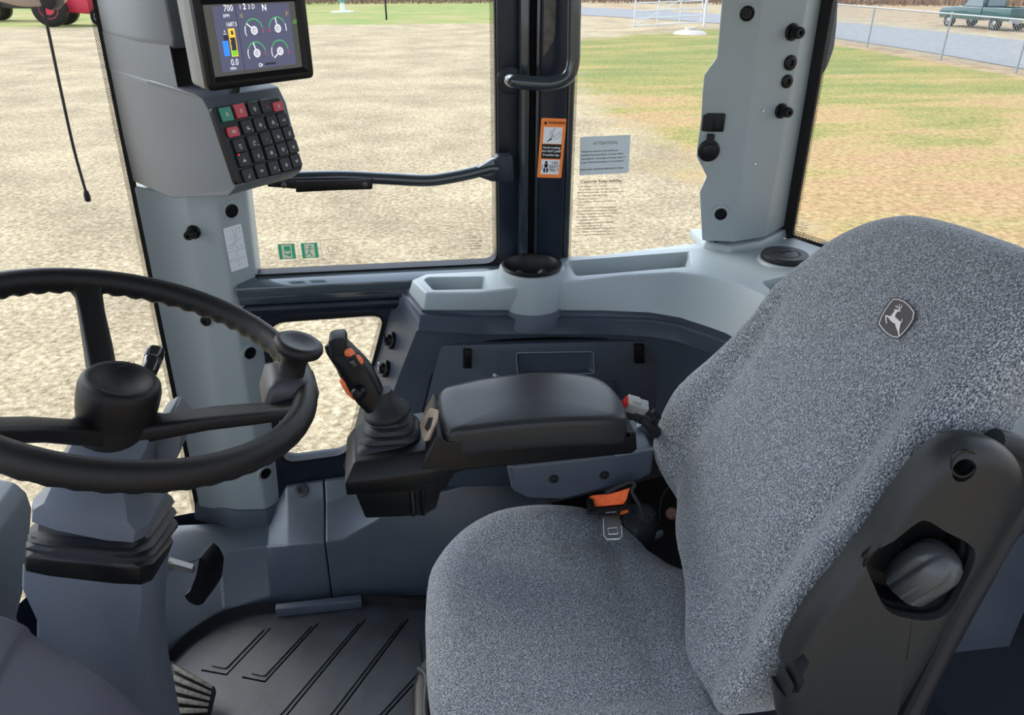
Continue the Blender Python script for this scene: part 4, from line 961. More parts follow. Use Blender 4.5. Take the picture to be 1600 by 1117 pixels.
# front shroud next to the cushion
b = B(); hp_ = [PY(u, v, .70) for u, v in ((622, 1117), (624, 1040), (632, 1010), (650, 996), (664, 994), (668, 1117))]
sh = [(628, 1000, .80), (620, 1060, .80), (619, 1140, .80)]
rings = []
for z, g in ((.20, 0), (.30, 0), (.355, .004), (.372, .012), (.376, .03)):
    rings.append([V((-.052+g, .60, z)), V((-.056+g, .70, z)), V((-.052+g, .80, z)), V((-.038+g*.8, .855-g, z)), V((-.015+g*.3, .875-g, z)), V((.02, .87-g, z)), V((.02, .60, z))])
b.loft(rings); obj('front_shroud', b, M_black, seat, bevel=.004)
b = B(); b.tube(crom([V((-.034, .83, .372)), V((-.022, .80, .385)), V((-.026, .74, .385)), V((-.018, .66, .385)), V((-.02, .60, .38))], 5), .0045, 8); obj('hem_cord', b, M_rubber, seat)
b = B(); b.tube([V((-.012, .62, .40)), V((-.014, .84, .395))], .0035, 8); obj('slide_rail', b, M_metal, seat)
# emblem on backrest
def onback(u, v, lift=0):  # ray against the upper backrest surface
    return None
n_ = V((-.928, 0, .371))
bpy.context.view_layer.update()
from mathutils.bvhtree import BVHTree
bv = BVHTree.FromPolygons([v.co+worldloc(seat) for v in back.data.vertices], [p.vertices[:] for p in back.data.polygons])
def hitb(u, v, lift=.0012):
    h = bv.ray_cast(CAM, ray(u, v).normalized())
    if h[0] is None: return bk(.8, .9, .03)
    n = h[1] if h[1].dot(ray(u, v)) < 0 else -h[1]
    return h[0]+n*lift
em0 = hitb(1401, 497); eN = ((hitb(1380, 520)-hitb(1420, 520)).cross(hitb(1400, 475)-hitb(1400, 520))).normalized()
if eN.dot(CAM-em0) < 0: eN = -eN
def EP(x, y, l):   # zoomed crop pixel (scale 10.158, offset 1340,440)
    return PN(1340+x/10.158, 440+y/10.158, em0+eN*(.001+l), eN)
shield = [(565, 272), (650, 275), (740, 310), (830, 390), (900, 485), (880, 600), (820, 700), (730, 810), (645, 888), (560, 880), (470, 830), (390, 750), (330, 668), (370, 560), (430, 450), (500, 350)]
sc_ = crom([(x, y, 0) for x, y in shield], 1, closed=True)
bd = root('seat_badge', em0, 'dark shield badge with a pale leaping deer on the upper backrest', 'badge')
cx, cy = 615, 580
b = B(); b.prism([EP(cx+(p.x-cx)*1.09, cy+(p.y-cy)*1.07, 0) for p in sc_], eN*.0008); obj('patch', b, mat('badge_dark', (.055, .048, .05), .7), bd)
def eprint(name, polys, m, l):
    b = B()
    for P in polys: b.poly([EP(x, y, l) for x, y in P])
    return obj(name, b, m, bd, recalc=False)
M_badge = mat('badge_pale', (.62, .58, .57), .6)
b = B(); n = len(sc_); b.add([EP(p.x, p.y, .0012) for p in sc_]+[EP(cx+(p.x-cx)*.945, cy+(p.y-cy)*.955, .0012) for p in sc_], [(k, (k+1) % n, n+(k+1) % n, n+k) for k in range(n)]); obj('border', b, M_badge, bd, recalc=False)
deer = [(570, 442), (620, 440), (650, 452), (690, 462), (680, 474), (645, 472), (620, 490), (600, 530), (592, 560), (640, 600), (680, 640), (695, 620), (705, 580), (712, 600), (705, 640), (685, 655), (672, 720), (662, 770), (665, 860), (645, 865), (640, 800), (615, 740), (600, 700), (598, 670), (550, 645), (515, 610), (495, 580), (460, 550), (455, 580), (468, 665), (455, 665), (440, 600), (438, 540), (450, 528), (500, 545), (525, 550), (545, 520), (575, 480), (590, 465)]
ant = [[(640, 450), (665, 425), (690, 400), (700, 360), (708, 365), (700, 405), (680, 432), (658, 455)], [(595, 385), (625, 392), (655, 405), (668, 425), (660, 432), (645, 415), (595, 395)], [(612, 362), (625, 385), (635, 395), (622, 392)], [(655, 350), (668, 360), (668, 400), (655, 395)]]
eprint('leaping_deer', [deer]+ant, M_badge, .0014)

# recliner side cover
CY = .545
cov = [(1214, 1090), (1224, 1040), (1250, 985), (1286, 934), (1351, 856), (1404, 779), (1453, 717), (1486, 693), (1519, 685), (1556, 691), (1588, 713), (1595, 742), (1584, 779), (1552, 840), (1486, 946), (1445, 1020), (1384, 1125), (1370, 1160), (1240, 1150)]
P_ = [PY(u, v, CY) for u, v in cov]; pc = crom([(p.x, p.z, 0) for p in P_], 4, closed=True); pc = [(p.x, p.y) for p in pc]
fr = Fr((0, CY+.014, 0), (1, 0, 0), (0, 0, 1))    # z axis = -Y
prof = [(.02, -.006), (.985, -.006), (1.0, .004), (.995, .012), (.975, .020), (.94, .026), (.88, .030), (.7, .033), (.4, .034), (.02, .034)]
rec = [(1353, 873), (1357, 901), (1376, 938), (1404, 951), (1445, 955), (1474, 942), (1494, 905), (1511, 862), (1503, 840), (1466, 820), (1441, 805), (1425, 807), (1392, 836)]
R = crom([tuple(PY(u, v, CY-.008)) for u, v in rec], 3, closed=True); rc = sum(R, V((0, 0, 0)))/len(R)
cb_ = B(); cb_.loft([[rc+(p-rc)*1.04+V((0, -.03, 0)) for p in R], [rc+(p-rc)*1.0+V((0, .0, 0)) for p in R], [rc+(p-rc)*.99+V((0, .040, 0)) for p in R]])
hh = B(); hp0 = PY(1497, 719, CY-.005); hh.lathe(hp0+V((0, -.03, 0)), (0, 1, -.25), [(0, .0125), (.07, .0115)], 24)
sl_ = B(); sl_.prism([PY(u, v, CY-.005)+V((0, -.03, 0)) for u, v in ((1250, 1012), (1257, 1022), (1246, 1044), (1250, 1052), (1240, 1070), (1232, 1072), (1235, 1060), (1226, 1085), (1216, 1080), (1222, 1052))], (0, .06, 0))
b = pillow(pc, fr, prof); sc2 = obj('recliner_cover', b, mat('cover_plastic', (.020, .021, .022), .36, bump=.35), seat, sharp=50, cut=[cb_, hh, sl_])
b = B(); b.loft([[rc+(p-rc)*1.03+V((0, .004, 0)) for p in R], [rc+(p-rc)*1.0+V((0, .010, 0)) for p in R], [rc+(p-rc)*.90+V((0, .028, 0)) for p in R], [rc+(p-rc)*.5+V((0, .030, 0)) for p in R], [rc+(p-rc)*.02+V((0, .030, 0)) for p in R]], cap=False); obj('recess_cup', b, M_black, sc2)
b = B(); n = len(R); b.loft([[rc+(p-rc)*1.045+V((0, -.0005, 0)) for p in R], [rc+(p-rc)*1.035+V((0, -.003, 0)) for p in R], [rc+(p-rc)*1.00+V((0, -.003, 0)) for p in R], [rc+(p-rc)*.99+V((0, .002, 0)) for p in R]], cap=False); obj('recess_rim', b, M_black, sc2)
b = B(); b.lathe(hp0+V((0, -.006, .001)), (0, -1, .25), [(0, .0145), (.003, .0145), (.003, .0122), (-.002, .012)], 28, cap=False); obj('hole_rim', b, M_black, sc2)
b = B(); b.lathe(hp0+V((0, .002, 0)), (0, 1, -.25), [(-.006, .0122), (.016, .0122), (.016, .0005)], 24, cap=False); obj('hole_lining', b, M_gap, sc2)
# knob
ka, kb = PY(1413, 912, CY+.012), PY(1482, 866, CY-.010); kx = (kb-ka).normalized(); kL = (kb-ka).length
u1 = kx.orthogonal().normalized(); u2 = kx.cross(u1)
b = B(); rings = []
for h, r in ((0, .026), (.003, .0285), (kL*.55, .0285), (kL*.75, .0275), (kL*.9, .023), (kL*.98, .015), (kL*1.01, .002)):
    ring = []
    for k in range(64):
        a = 2*PI*k/64; fl = -.0055*max(0, math.cos(a*5))**4*(1 if h < kL*.85 else .2) if h > 0 else -.003*max(0, math.cos(a*6))
        ring.append(ka+kx*h+(u1*math.cos(a)+u2*math.sin(a))*(r+fl))
    rings.append(ring)
b.loft(rings); obj('lumbar_knob', b, mat('knob_plastic', (.045, .048, .05), .42, bump=.3), seat, sharp=60)
for q in (PY(1328, 931, CY-.008),):
    b = B(); b.lathe(q, (0, -1, 0), [(0, .006), (.002, .0055), (.0025, .003)], 14); obj('cover_screw', b, M_dkmetal, sc2)
# back shell strip beside the cover and shell behind backrest
P1 = [PY(u, v, CY+.03) for u, v in ((1553, 688), (1590, 700), (1610, 730), (1604, 770), (1560, 850), (1498, 955), (1450, 1050), (1410, 1130))]
b = B(); b.tube(crom(P1, 5), .013, 12); obj('edge_piping', b, M_rubber, seat)
so = [(1560, 700), (1640, 720), (1640, 800), (1590, 850), (1530, 960), (1470, 1070), (1440, 1140), (1400, 1140), (1480, 980), (1560, 830), (1590, 760)]
b = B(); b.prism([PY(u, v, CY+.02) for u, v in so], (0, .42, 0)); obj('back_shell', b, M_blackm, seat, bevel=.008)

# ---- seat belt latch with orange cover
bl = root('seat_belt', V((.33, 1.02, .50)), 'black seat belt tongue with bright orange cover lying on the rear corner of the seat', 'seat belt')
bY = PZ(955, 800, .53)
def SB(x, y, z=.545, ): return PZ(850+x/5.333, 720+y/5.333, z)   # crop pixels
b = B(); W4 = [SB(378, 300, .555), SB(410, 285, .558), SB(560, 272, .572), SB(718, 222, .582), SB(690, 320, .565), SB(665, 362, .555), SB(430, 385, .548)]
b.prism(W4, (0, .006, -.004)); obj('orange_cover', b, M_webbing, bl, bevel=.0015)
b = B(); W5 = [SB(640, 410, .53), SB(705, 405, .53), SB(700, 430, .526), SB(640, 450, .525)]; b.prism(W5, (0, .003, -.002)); obj('orange_tab', b, M_webbing, bl)
b = B(); T4 = [(355, 400), (440, 388), (600, 375), (700, 365), (745, 360), (740, 380), (690, 385), (620, 400), (420, 425), (360, 425)]
b.prism([SB(x, y, .552) for x, y in T4], (0, .002, -.008))
b.prism([SB(x, y, .556) for x, y in ((360, 320), (378, 302), (412, 322), (432, 390), (365, 410))], (0, .004, -.006))
b.prism([SB(x, y, .560) for x, y in ((700, 270), (718, 275), (722, 330), (748, 372), (668, 372), (680, 330))], (0, .004, -.006)); obj('tongue_grip', b, M_blackm, bl, bevel=.0012)
b = B(); T5 = rpoly([SB(x, y, .5465-.00003*(y-400)) for x, y in ((425, 425), (470, 430), (492, 470), (500, 620), (520, 655), (630, 650), (652, 620), (650, 560), (632, 470), (640, 405), (690, 390), (600, 392))], .001)
cbx = B(); cbx.prism([SB(x, y, .56) for x, y in ((532, 562), (610, 557), (614, 608), (538, 612))], (0, -.002, -.05))
M_tng = mat('tongue_metal', (.10, .10, .095), .35, metal=.8)
o = obj('tongue', b.prism(T5, (0, -.0005, -.0025)), M_tng, bl, cut=[cbx])
b = B(); L2 = [SB(x, y, .548-.00003*(y-400)) for x, y in ((494, 480), (500, 620), (522, 654), (630, 650), (650, 622), (644, 540))]; b.tube(L2, .0009, 6); obj('polished_edge', b, M_metal, bl)
b = B(); L2 = [SB(x, y, .5425) for x, y in ((532, 562), (610, 557), (614, 608), (538, 612), (532, 562))]; b.tube(L2, .0008, 6); obj('slot_edge', b, M_metal, bl)
fr = Fr(SB(515, 440, .5482), SB(600, 432, .5482)-SB(515, 440, .5482), SB(515, 400, .5482)-SB(515, 440, .5482)); text('print', 'AMF REO', fr, 0, 0, .0045, M_white, bl, z=.0006, bold=.0001)
b = B(); b.tube(crom([SB(510, 265, .575), SB(640, 205, .585), SB(725, 175, .59), SB(755, 200, .585), SB(730, 250, .575), SB(790, 360, .555), SB(830, 470, .53)], 5), .0038, 8); obj('loop', b, M_rubber, bl)
b = B(); b.prism([PY(u, v, 1.13) for u, v in ((862, 786), (1000, 752), (1075, 735), (1130, 900), (1000, 930), (880, 860))], (0, .14, -.02)); tag(obj('gap_shade', b, M_gap), 'black block standing in for the deep shade between the seat and the side console', 'cover')  # added black block, stands for the shade in the empty gap beside the seat
# belt buckle housing, dark plastic
bh = root('belt_anchor', V((.37, .98, .45)), 'black moulded belt anchor with ridges beside the seat cushion', 'belt anchor')
ho_ = [(640, 470), (700, 400), (760, 370), (860, 372), (915, 400), (948, 460), (935, 530), (880, 570), (780, 610), (730, 600), (660, 560)]
Hc = crom([tuple(SB(x, y, .475)) for x, y in ho_], 3, closed=True); hc = sum(Hc, V((0, 0, 0)))/len(Hc)
b = B(); b.loft([[hc+(p-hc)*s_+V((0, 0, h)) for p in Hc] for s_, h in ((.9, -.08), (1, -.03), (1, -.01), (.93, .004), (.8, .010), (.4, .014), (.02, .015))]); obj('housing', b, M_rubber, bh)
for x0, y0, x1, y1 in ((720, 405, 815, 500), (760, 375, 885, 480)):
    b = B(); b.tube([SB(x0, y0, .489), SB(x1, y1, .486)], .0022, 8); obj('ridge', b, M_black, bh)
q = SB(1065, 440, .44); b = B(); b.lathe(q, (-.3, -.6, .6), [(0, .011), (.006, .011), (.006, .008), (.01, .0075), (.01, .0005)], 14); tag(obj('anchor_bolt', b, mat('rusty_bolt', (.14, .07, .045), .6)), 'small rusty bolt head in the dark gap between cushion and backrest', 'bolt')
b = B(); b.tube(crom([SB(1060, 195, .50), SB(990, 290, .49), (SB(965, 420, .48)), SB(960, 500, .46), SB(930, 545, .45), SB(850, 590, .44)], 6), .0013, 6); tag(obj('thin_cable', b, M_rubber), 'thin black cable curving past the belt anchor', 'cable')
b = B(); b.prism([SB(x, y, .42) for x, y in ((820, 630), (990, 560), (1000, 600), (870, 675))], (0, 0, -.01)); tag(obj('seat_bracket', b, M_slate2, bevel=.004), 'small shiny slate bracket by the anchor beside the cushion', 'bracket')

# ================================================================== STEERING WHEEL
WC = V((-.321, .773, .967)); TH = .361
wn = V((math.sin(TH), 0, math.cos(TH))); e1 = V((math.cos(TH), 0, -math.sin(TH))); e2 = V((0, 1, 0))
sw = root('steering_wheel', WC-wn*.09, 'black steering wheel with horn cap and spinner knob', 'steering wheel')
WR = .1955
def wp(r, a, h=0): return WC+(e1*math.cos(a)+e2*math.sin(a))*r+wn*h
b = B(); NR = 180; NS = 16; rings = []
for i in range(NR):
    a = 2*PI*i/NR; ring = []
    for k in range(NS):
        q = 2*PI*k/NS; r = .0146
        under = max(0, -math.cos(q)*.3-math.sin(q)*.95)
        r += under*.0016*math.cos(a*56)
        ring.append(wp(WR+r*math.cos(q), a, r*math.sin(q)*1.08))
    rings.append(ring)
rings.append(rings[0]); b.loft(rings, cap=False); rim = obj('rim', b, M_rim, sw, sharp=180)
def wang(u, v): p = PN(u, v, WC, wn)-WC; return math.atan2(p.dot(e2), p.dot(e1)), p.length
for (u, v) in ((146, 462), (-60, 655), (452, 628)):
    a, _ = wang(u, v)
    t_ = wp(1, a+PI/2)-WC; t_.normalize(); d = (wp(1, a)-WC).normalized()
    b = B(); rings = []
    for r, h, w_, th in ((.030, -.078, .022, .013), (.048, -.072, .016, .012), (.10, -.045, .0155, .010), (.15, -.024, .0145, .009), (.178, -.010, .015, .009), (.190, -.002, .022, .010), (.202, .0, .034, .011)):
        c = WC+d*r+wn*h
        rings.append([c+t_*x+wn*z for x, z in rr2(0, 0, w_, th, th*.7, 3)])
    b.loft(rings); obj('spoke', b, M_rim, sw, sharp=50)
b = B(); b.lathe(WC, wn, [(-.135, .020), (-.112, .030), (-.108, .036), (-.098, .039), (-.072, .0395), (-.066, .0400), (-.060, .0415), (-.046, .0425), (-.032, .0425), (-.024, .0405), (-.019, .036), (-.020, .030), (-.024, .022), (-.027, .012), (-.028, .0005)], 56); hub = obj('hub', b, M_rim, sw, sharp=60)
fr = Fr(PN(193, 571, WC-wn*.021, wn), PN(230, 570, WC-wn*.021, wn)-PN(180, 571, WC-wn*.021, wn), PN(193, 560, WC-wn*.021, wn)-PN(193, 575, WC-wn*.021, wn))
b = B(); ribbon(b, fr, [(-.012, .003), (.0, .003), (.010, .007), (.012, .007), (.012, -.002), (.0, .0)], .0011, .0015); ribbon(b, fr, [(-.006, .0), (-.006, -.004), (.002, -.004), (.004, .0)], .0011, .0015); obj('horn_symbol', b, M_blackm, hub, recalc=False)
# spinner knob
a_, _ = wang(462, 600)
d = (wp(1, a_)-WC).normalized(); t_ = (wp(1, a_+PI/2)-WC).normalized()
c = wp(WR-.012, a_)
b = B(); rings = []
for h, sx, sy in ((-.026, .026, .030), (-.022, .030, .033), (.006, .030, .032), (.013, .024, .025), (.016, .018, .020)):
    rings.append([c+d*x+t_*y+wn*h for x, y in rr2(-.004, 0, sx, sy, .009, 4)])
b.loft(rings); cl_ = obj('spinner_clamp', b, mat('clamp_plastic', (.035, .035, .04), .5, bump=.4), sw, sharp=50)
b = B(); kc = WC+d*(WR-.019)-wn*0.006
b.lathe(kc, wn, [(.014, .019), (.018, .016), (.036, .0150), (.044, .0165), (.049, .022), (.053, .0275), (.058, .0292), (.063, .028), (.0655, .024), (.0645, .018), (.062, .008), (.0615, .0005)], 40); obj('spinner_knob', b, M_rim, sw, sharp=60)

# ================================================================== STEERING COLUMN
sc3 = root('steering_column', (-.38, .74, 0), 'grey moulded steering column with a ribbed black boot', 'steering column')
def cring(pts, zf=None): return [V(p) for p in pts]
YN, YF = .675, .865
def q4(nl, nr, fr_, yn=YN, yf=YF, ch=.25):
    """ring from near-left, near-right, far-right pixel corners; the far-left corner follows"""
    a, c, d = PY(nl[0], nl[1], yn), PY(nr[0], nr[1], yn), PY(fr_[0], fr_[1], yf)
    e = a+(d-c)
    return a, c, d, e
def cham(pts, r):
    return rpoly(pts, r, 2)
def colring(nl, nr, fr_, yn=YN, yf=YF, r=.035): return cham(q4(nl, nr, fr_, yn, yf), r)
# pedestal
b = B()
rings = [colring((20, 893), (232, 918), (268, 856)), colring((20, 925), (232, 950), (264, 900)), colring((46, 975), (224, 1000), (262, 940), r=.03), colring((44, 1045), (219, 1080), (268, 1010), r=.03)]
rings.append(colring((40, 1140), (217, 1180), (290, 1117), r=.03)); p = rings[-1]; rings.append([V((q.x-.05, q.y, .0)) for q in p])
b.loft(rings); obj('pedestal', b, M_col, sc3, sharp=24)
b = B(); b.loft([colring((22, 893), (231, 918), (268, 858)), colring((22, 872), (232, 893), (277, 838)), colring((26, 868), (228, 889), (275, 836))]); obj('black_band', b, M_black, sc3, bevel=.002)
# boot folds
b = B(); rings = []
lv_ = [((28, 869), (227, 890), (275, 836)), ((30, 865), (226, 885), (277, 828)), ((24, 860), (234, 880), (284, 816)), ((25, 857), (234, 876), (284, 810)), ((32, 853), (224, 872), (277, 803)), ((27, 848), (231, 866), (283, 792)), ((33, 844), (224, 860), (277, 784)), ((30, 838), (226, 852), (280, 774)), ((34, 832), (222, 846), (276, 766)), ((44, 820), (210, 835), (268, 758)), ((50, 806), (200, 822), (262, 740))]
for i_, l_ in enumerate(lv_):
    if i_ in (1, 4, 6, 8): l_ = ((l_[0][0]+9, l_[0][1]), (l_[1][0]-8, l_[1][1]), (l_[2][0]-7, l_[2][1]))
    rings.append(colring(*l_, yn=YN+(0 if i_ < 6 else .006*(i_-5)), r=.03))
b.loft(rings); obj('boot', b, M_rubber, sc3, sharp=35)
# upper shroud
b = B()
rings = [colring((31, 817), (219, 855), (268, 766), r=.035), colring((33, 798), (222, 838), (272, 745), r=.035), colring((52, 788), (208, 822), (266, 728), r=.03), colring((72, 745), (200, 764), (262, 690), .70, .85, r=.03),
         colring((104, 688), (236, 706), (262, 655), .742, .86, r=.025), colring((110, 674), (240, 690), (262, 645), .75, .85, r=.025)]
b.loft(rings); obj('upper_shroud', b, M_col, sc3, sharp=24)
b = B(); b.loft([rpoly([PY(u, v, .80+k*.0) for u, v in ((240, 668), (262, 655), (285, 682), (279, 712), (262, 742), (245, 735))], .005)] + [[p+V((0, .06, 0)) for p in rpoly([PY(u, v, .80) for u, v in ((240, 668), (262, 655), (285, 682), (279, 712), (262, 742), (245, 735))], .005)]]); obj('side_shroud', b, M_col, sc3, bevel=.003)
# stalk
stp = PY(243, 560, .90)
stk = root('control_stalk', stp, 'glossy black control stalk behind the steering wheel hub', 'stalk')
s0, s1 = PY(222, 620, .84), PY(244, 545, .90); dd = (s1-s0).normalized(); L_ = (s1-s0).length
b = B(); b.lathe(s0, dd, [(.0, .007), (L_*.45, .008), (L_*.55, .0095)], 20); obj('stem', b, M_blackm, stk)
b = B(); b.lathe(s0, dd, [(L_*.5, .009), (L_*.75, .0115), (L_*.78, .0105), (L_*.8, .0115), (L_*.97, .0110), (L_, .009), (L_, .001)], 24); obj('grip', b, mat('gloss_black', (.008, .008, .009), .12, coat=.5), stk)
# tilt pedal lever right of the column
tl_ = root('tilt_pedal', PY(315, 905, 1.08), 'black pedal pad on a flat metal arm beside the steering column', 'pedal')
b = B(); b.prism([PY(u, v, 1.02) for u, v in ((262, 878), (300, 889), (303, 896), (262, 888))], (0, .012, 0)); b.tube([PY(266, 884, 1.024), PY(235, 876, .93), PY(225, 876, .84)], .007, 8); obj('arm', b, mat('arm_steel', (.30, .29, .27), .4, metal=.7), tl_)
pd_ = [(312, 869), (324, 878), (332, 895), (329, 925), (318, 943), (309, 947), (296, 942), (287, 931), (296, 925), (306, 900)]
b = B(); b.prism(rpoly([PY(u, v, 1.0) for u, v in pd_], .006), (.012, .035, 0)); obj('pad', b, M_black, tl_, bevel=.006, seg=3)
# brake pedal on the floor
bpd = root('brake_pedal', PZ(305, 1075, .05), 'worn black brake pedal with a ribbed rubber tread on the floor', 'pedal')
Pq = [PZ(u, v, z) for u, v, z in ((268, 1034, .085), (338, 1074, .06), (326, 1125, .045), (270, 1140, .05))]
fr = Fr(Pq[0], Pq[1]-Pq[0], Pq[0]-Pq[3]); nz = fr.z if fr.z.z > 0 else -fr.z
b = B(); b.prism([p-nz*.012 for p in rpoly(Pq, .008)], nz*.012); obj('plate', b, M_black, bpd, bevel=.003)
M_tread = mat('worn_tread', (.10, .09, .075), .55, noise=.5, nscale=120)
for k in range(6):
    t0 = k/6+.03; t1 = t0+.10; 
    A1, B1_ = Pq[0].lerp(Pq[3], t0), Pq[1].lerp(Pq[2], t0); A2, B2_ = Pq[0].lerp(Pq[3], t1), Pq[1].lerp(Pq[2], t1)
    b = B(); b.prism([A1.lerp(B1_, .05), A1.lerp(B1_, .93), A2.lerp(B2_, .93), A2.lerp(B2_, .05)], nz*.005); obj('tread_rib', b, M_tread, bpd, bevel=.001)

# ---- front dash shapes at the left edge
b = B(); rings = []
dx_ = [(0, 745), (22, 748), (40, 760), (50, 780)]
prof_ = [(-.80, .30, .80), (-.62, .30, .80), (-.565, .30, .765), (-.54, .30, .70), (-.535, .30, .50), (-.545, .30, .25), (-.57, .30, .0), (-.80, .30, 0)]
Lp = [PY(u, v, .93) for u, v in ((-60, 742), (0, 745), (26, 750), (44, 766), (52, 790), (48, 850), (38, 920), (28, 960))]
lo = [p.copy() for p in Lp]+[V((Lp[-1].x-.03, .93, .0)), V((-.76, .93, 0)), V((-.76, .93, Lp[0].z))]
rings = []
for y, g in ((.93, -.006), (.925, 0), (.62, .0), (.30, 0), (.0, 0)):
    rings.append([V((p.x+g, y, p.z+(g if p.z > .1 else 0))) for p in lo])
b.loft(rings); tag(obj('dash_panel', b, M_dash, bevel=.012, seg=4, ang=20), 'rounded grey dash panel at the far left behind the steering column', 'panel')
fp = [PY(u, v, .52) for u, v in ((-80, 985), (0, 1013), (18, 1030), (48, 1047), (110, 1085), (157, 1117), (230, 1180))]
b = B(); top_ = crom(fp, 4); rr_ = []
rr_.append([V((p.x, .56, p.z-.012)) for p in top_]); rr_.append([V((p.x, .545, p.z-.003)) for p in top_]); rr_.append([V((p.x, .52, p.z)) for p in top_]); rr_.append([V((p.x, .30, p.z-.02)) for p in top_]); rr_.append([V((p.x, .26, p.z-.03)) for p in top_]); rr_.append([V((p.x, .25, -.0)) for p in top_]); rr_.append([V((p.x, .56, 0)) for p in top_])
b.loft([[r[k] for r in rr_] for k in range(len(top_))]); tag(obj('kick_panel', b, mat('kick_plastic', (.065, .066, .088), .5, bump=.3), bevel=.004, sharp=30), 'purple-grey sloping kick panel in front of the steering column pedestal', 'panel')

# ================================================================== MONITOR
mD = V((math.sin(math.radians(44.3)), math.cos(math.radians(44.3)), 0)); mN = V((mD.y, -mD.x, 0)); mU = V((0, 0, 1))
MO = CAM+ray(324.7, 143)*1.02
def mp_(u, v): p = PN(u, v, MO, mN)-MO; return p.dot(mD), p.z
MW = mp_(490, 121)[0]; MH = MW*.70
mon = root('monitor', MO, 'black display monitor with a lit gauge screen above the keypad', 'monitor')
fr = Fr(MO, mD, mU)   # z = mD x up
if fr.z.dot(mN) < 0: pass
mz = mN
class MF(Fr):
    pass
mf = Fr(MO, mD, mU)
sgn = 1 if mf.z.dot(mN) > 0 else -1
def mq(l, z): return [mf(x, y, sgn*z) for x, y in l]
b = B(); b.loft([mq(rr2(MW/2, MH/2, MW/2-.012, MH/2-.012, .008), -.050), mq(rr2(MW/2, MH/2, MW/2-.004, MH/2-.004, .008), -.040), mq(rr2(MW/2, MH/2, MW/2-.002, MH/2-.002, .008), -.020)]); obj('rear_case', b, M_case, mon)
b = B(); b.loft([mq(rr2(MW/2, MH/2, MW/2-.0015, MH/2-.0015, .008), -.021), mq(rr2(MW/2, MH/2, MW/2-.001, MH/2-.001, .008), -.006)]); obj('side_band', b, M_case, mon)
sx0, sy0 = mp_(337, 121); sx1 = mp_(474, 103)[0]; SY1 = sy0+ (mp_(465, 0)[1]-mp_(474, 103)[1])
b = B(); b.loft([mq(rr2(MW/2, MH/2, MW/2, MH/2, .009), -.006), mq(rr2(MW/2, MH/2, MW/2, MH/2, .009), .001), mq(rr2(MW/2, MH/2, MW/2-.004, MH/2-.004, .008), .0035)])
cbx = B(); scx, scy = (sx0+sx1)/2, (sy0+SY1)/2; shx, shy = (sx1-sx0)/2, (SY1-sy0)/2
cbx.loft([mq(rr2(scx, scy, shx+.009, shy+.009, .004), .01), mq(rr2(scx, scy, shx+.007, shy+.007, .004), .0034), mq(rr2(scx, scy, shx, shy, .002), -.0015), mq(rr2(scx, scy, shx, shy, .002), -.012)])
obj('bezel', b, M_black, mon, cut=[cbx], bevel=0)
b = B(); b.prism(mq(rr2(scx, scy, shx+.001, shy+.001, .002), -.003), mN*.0005); scr = obj('screen', b, S_edge, mon)
sf = Fr(mf(sx0, sy0, sgn*-.0022), mD, mU); SW, SH = 2*shx, 2*shy
if sgn < 0: sf.z = -sf.z
# crop (u,v) of zoomed screen -> screen coords via real pixel
def sp_(x, y): p = PN(280+x/7.27, y/7.27, sf.o, mN)-sf.o; return p.dot(mD), p.z
def R4(b, x0, y0, x1, y1, z): (a0, b0), (a1, b1) = sp_(x0, y0), sp_(x1, y1); rect(b, sf, min(a0, a1), min(b0, b1), max(a0, a1), max(b0, b1), z)
b = B(); q0 = sp_(490, 825); q1 = sp_(1240, 20); rect(b, sf, q0[0], q0[1], q1[0], SH-.002, .0002); obj('display_area', b, S_bg, scr, recalc=False)
xd = sp_(745, 800)[0]; b = B(); ribbon(b, sf, [(xd, q0[1]), (xd, SH-.002)], .0009, .0003); obj('divider', b, S_dk, scr, recalc=False)
def st(s, x, y, size, bold=0): X, Y = sp_(x, y); return text('readout', s, sf, X, Y, size*.80, S_w, scr, z=.0005, bold=bold, sx=.86)
st('700', 505, 130, .0145); st('RPM', 500, 200, .0075); st('1687.5', 530, 302, .0095); st('0.0', 590, 745, .0150); st('MPH', 582, 798, .0070)
st('1', 680, 105, .0110); st('2', 727, 105, .0125, .0003); st('3', 780, 103, .0110); st('D', 822, 100, .0110); st('N', 940, 122, .0150, .0002)
for cx, cy, a0, needle in ((850, 345, 0, 140), (1118, 322, 1, 100), (882, 603, 0, 105), (1145, 580, 0, 215)):
    X, Y = sp_(cx, cy); g = B(); r = .0148
    def seg(a, c, mi): g.mi = mi; ribbon(g, sf, arc2(X, Y, r, a, c, 14), .0012, .0004)
    if a0 == 0: seg(150, 10, 0); seg(205, 155, 1); seg(5, -15, 2)
    else: seg(170, 30, 0); seg(24, -15, 1); seg(195, 175, 2)
    g.mi = 1; na = math.radians(needle); ribbon(g, sf, [(X, Y), (X+r*.97*math.cos(na), Y+r*.97*math.sin(na))], .0016, .0005); g.mi = 3; disc(g, sf, X, Y, .0058, .0006, 20)
    g.mi = 4; ribbon(g, sf, arc2(X, Y, .0026, 0, 330, 8), .0006, .0008); ribbon(g, sf, [(X-.0008, Y-.001), (X-.0008, Y+.001)], .0006, .0008)
    g.mi = 4; ribbon(g, sf, [(X-.010, Y-.0055), (X+.012, Y-.0055)], .0003, .0003)
    obj('gauge', g, [S_g, S_w, S_r, emi('hub', (.55, .55, .6)), S_dk], scr, recalc=False)
g = B(); g.mi = 0; R4(g, 500, 400, 560, 460, .0003)
g.mi = 1; a, c = sp_(515, 640), sp_(560, 460); rect(g, sf, a[0], a[1], a[0]+.0090, c[1], .0004); obj('tank_level', g, [S_dk, S_b], scr, recalc=False)
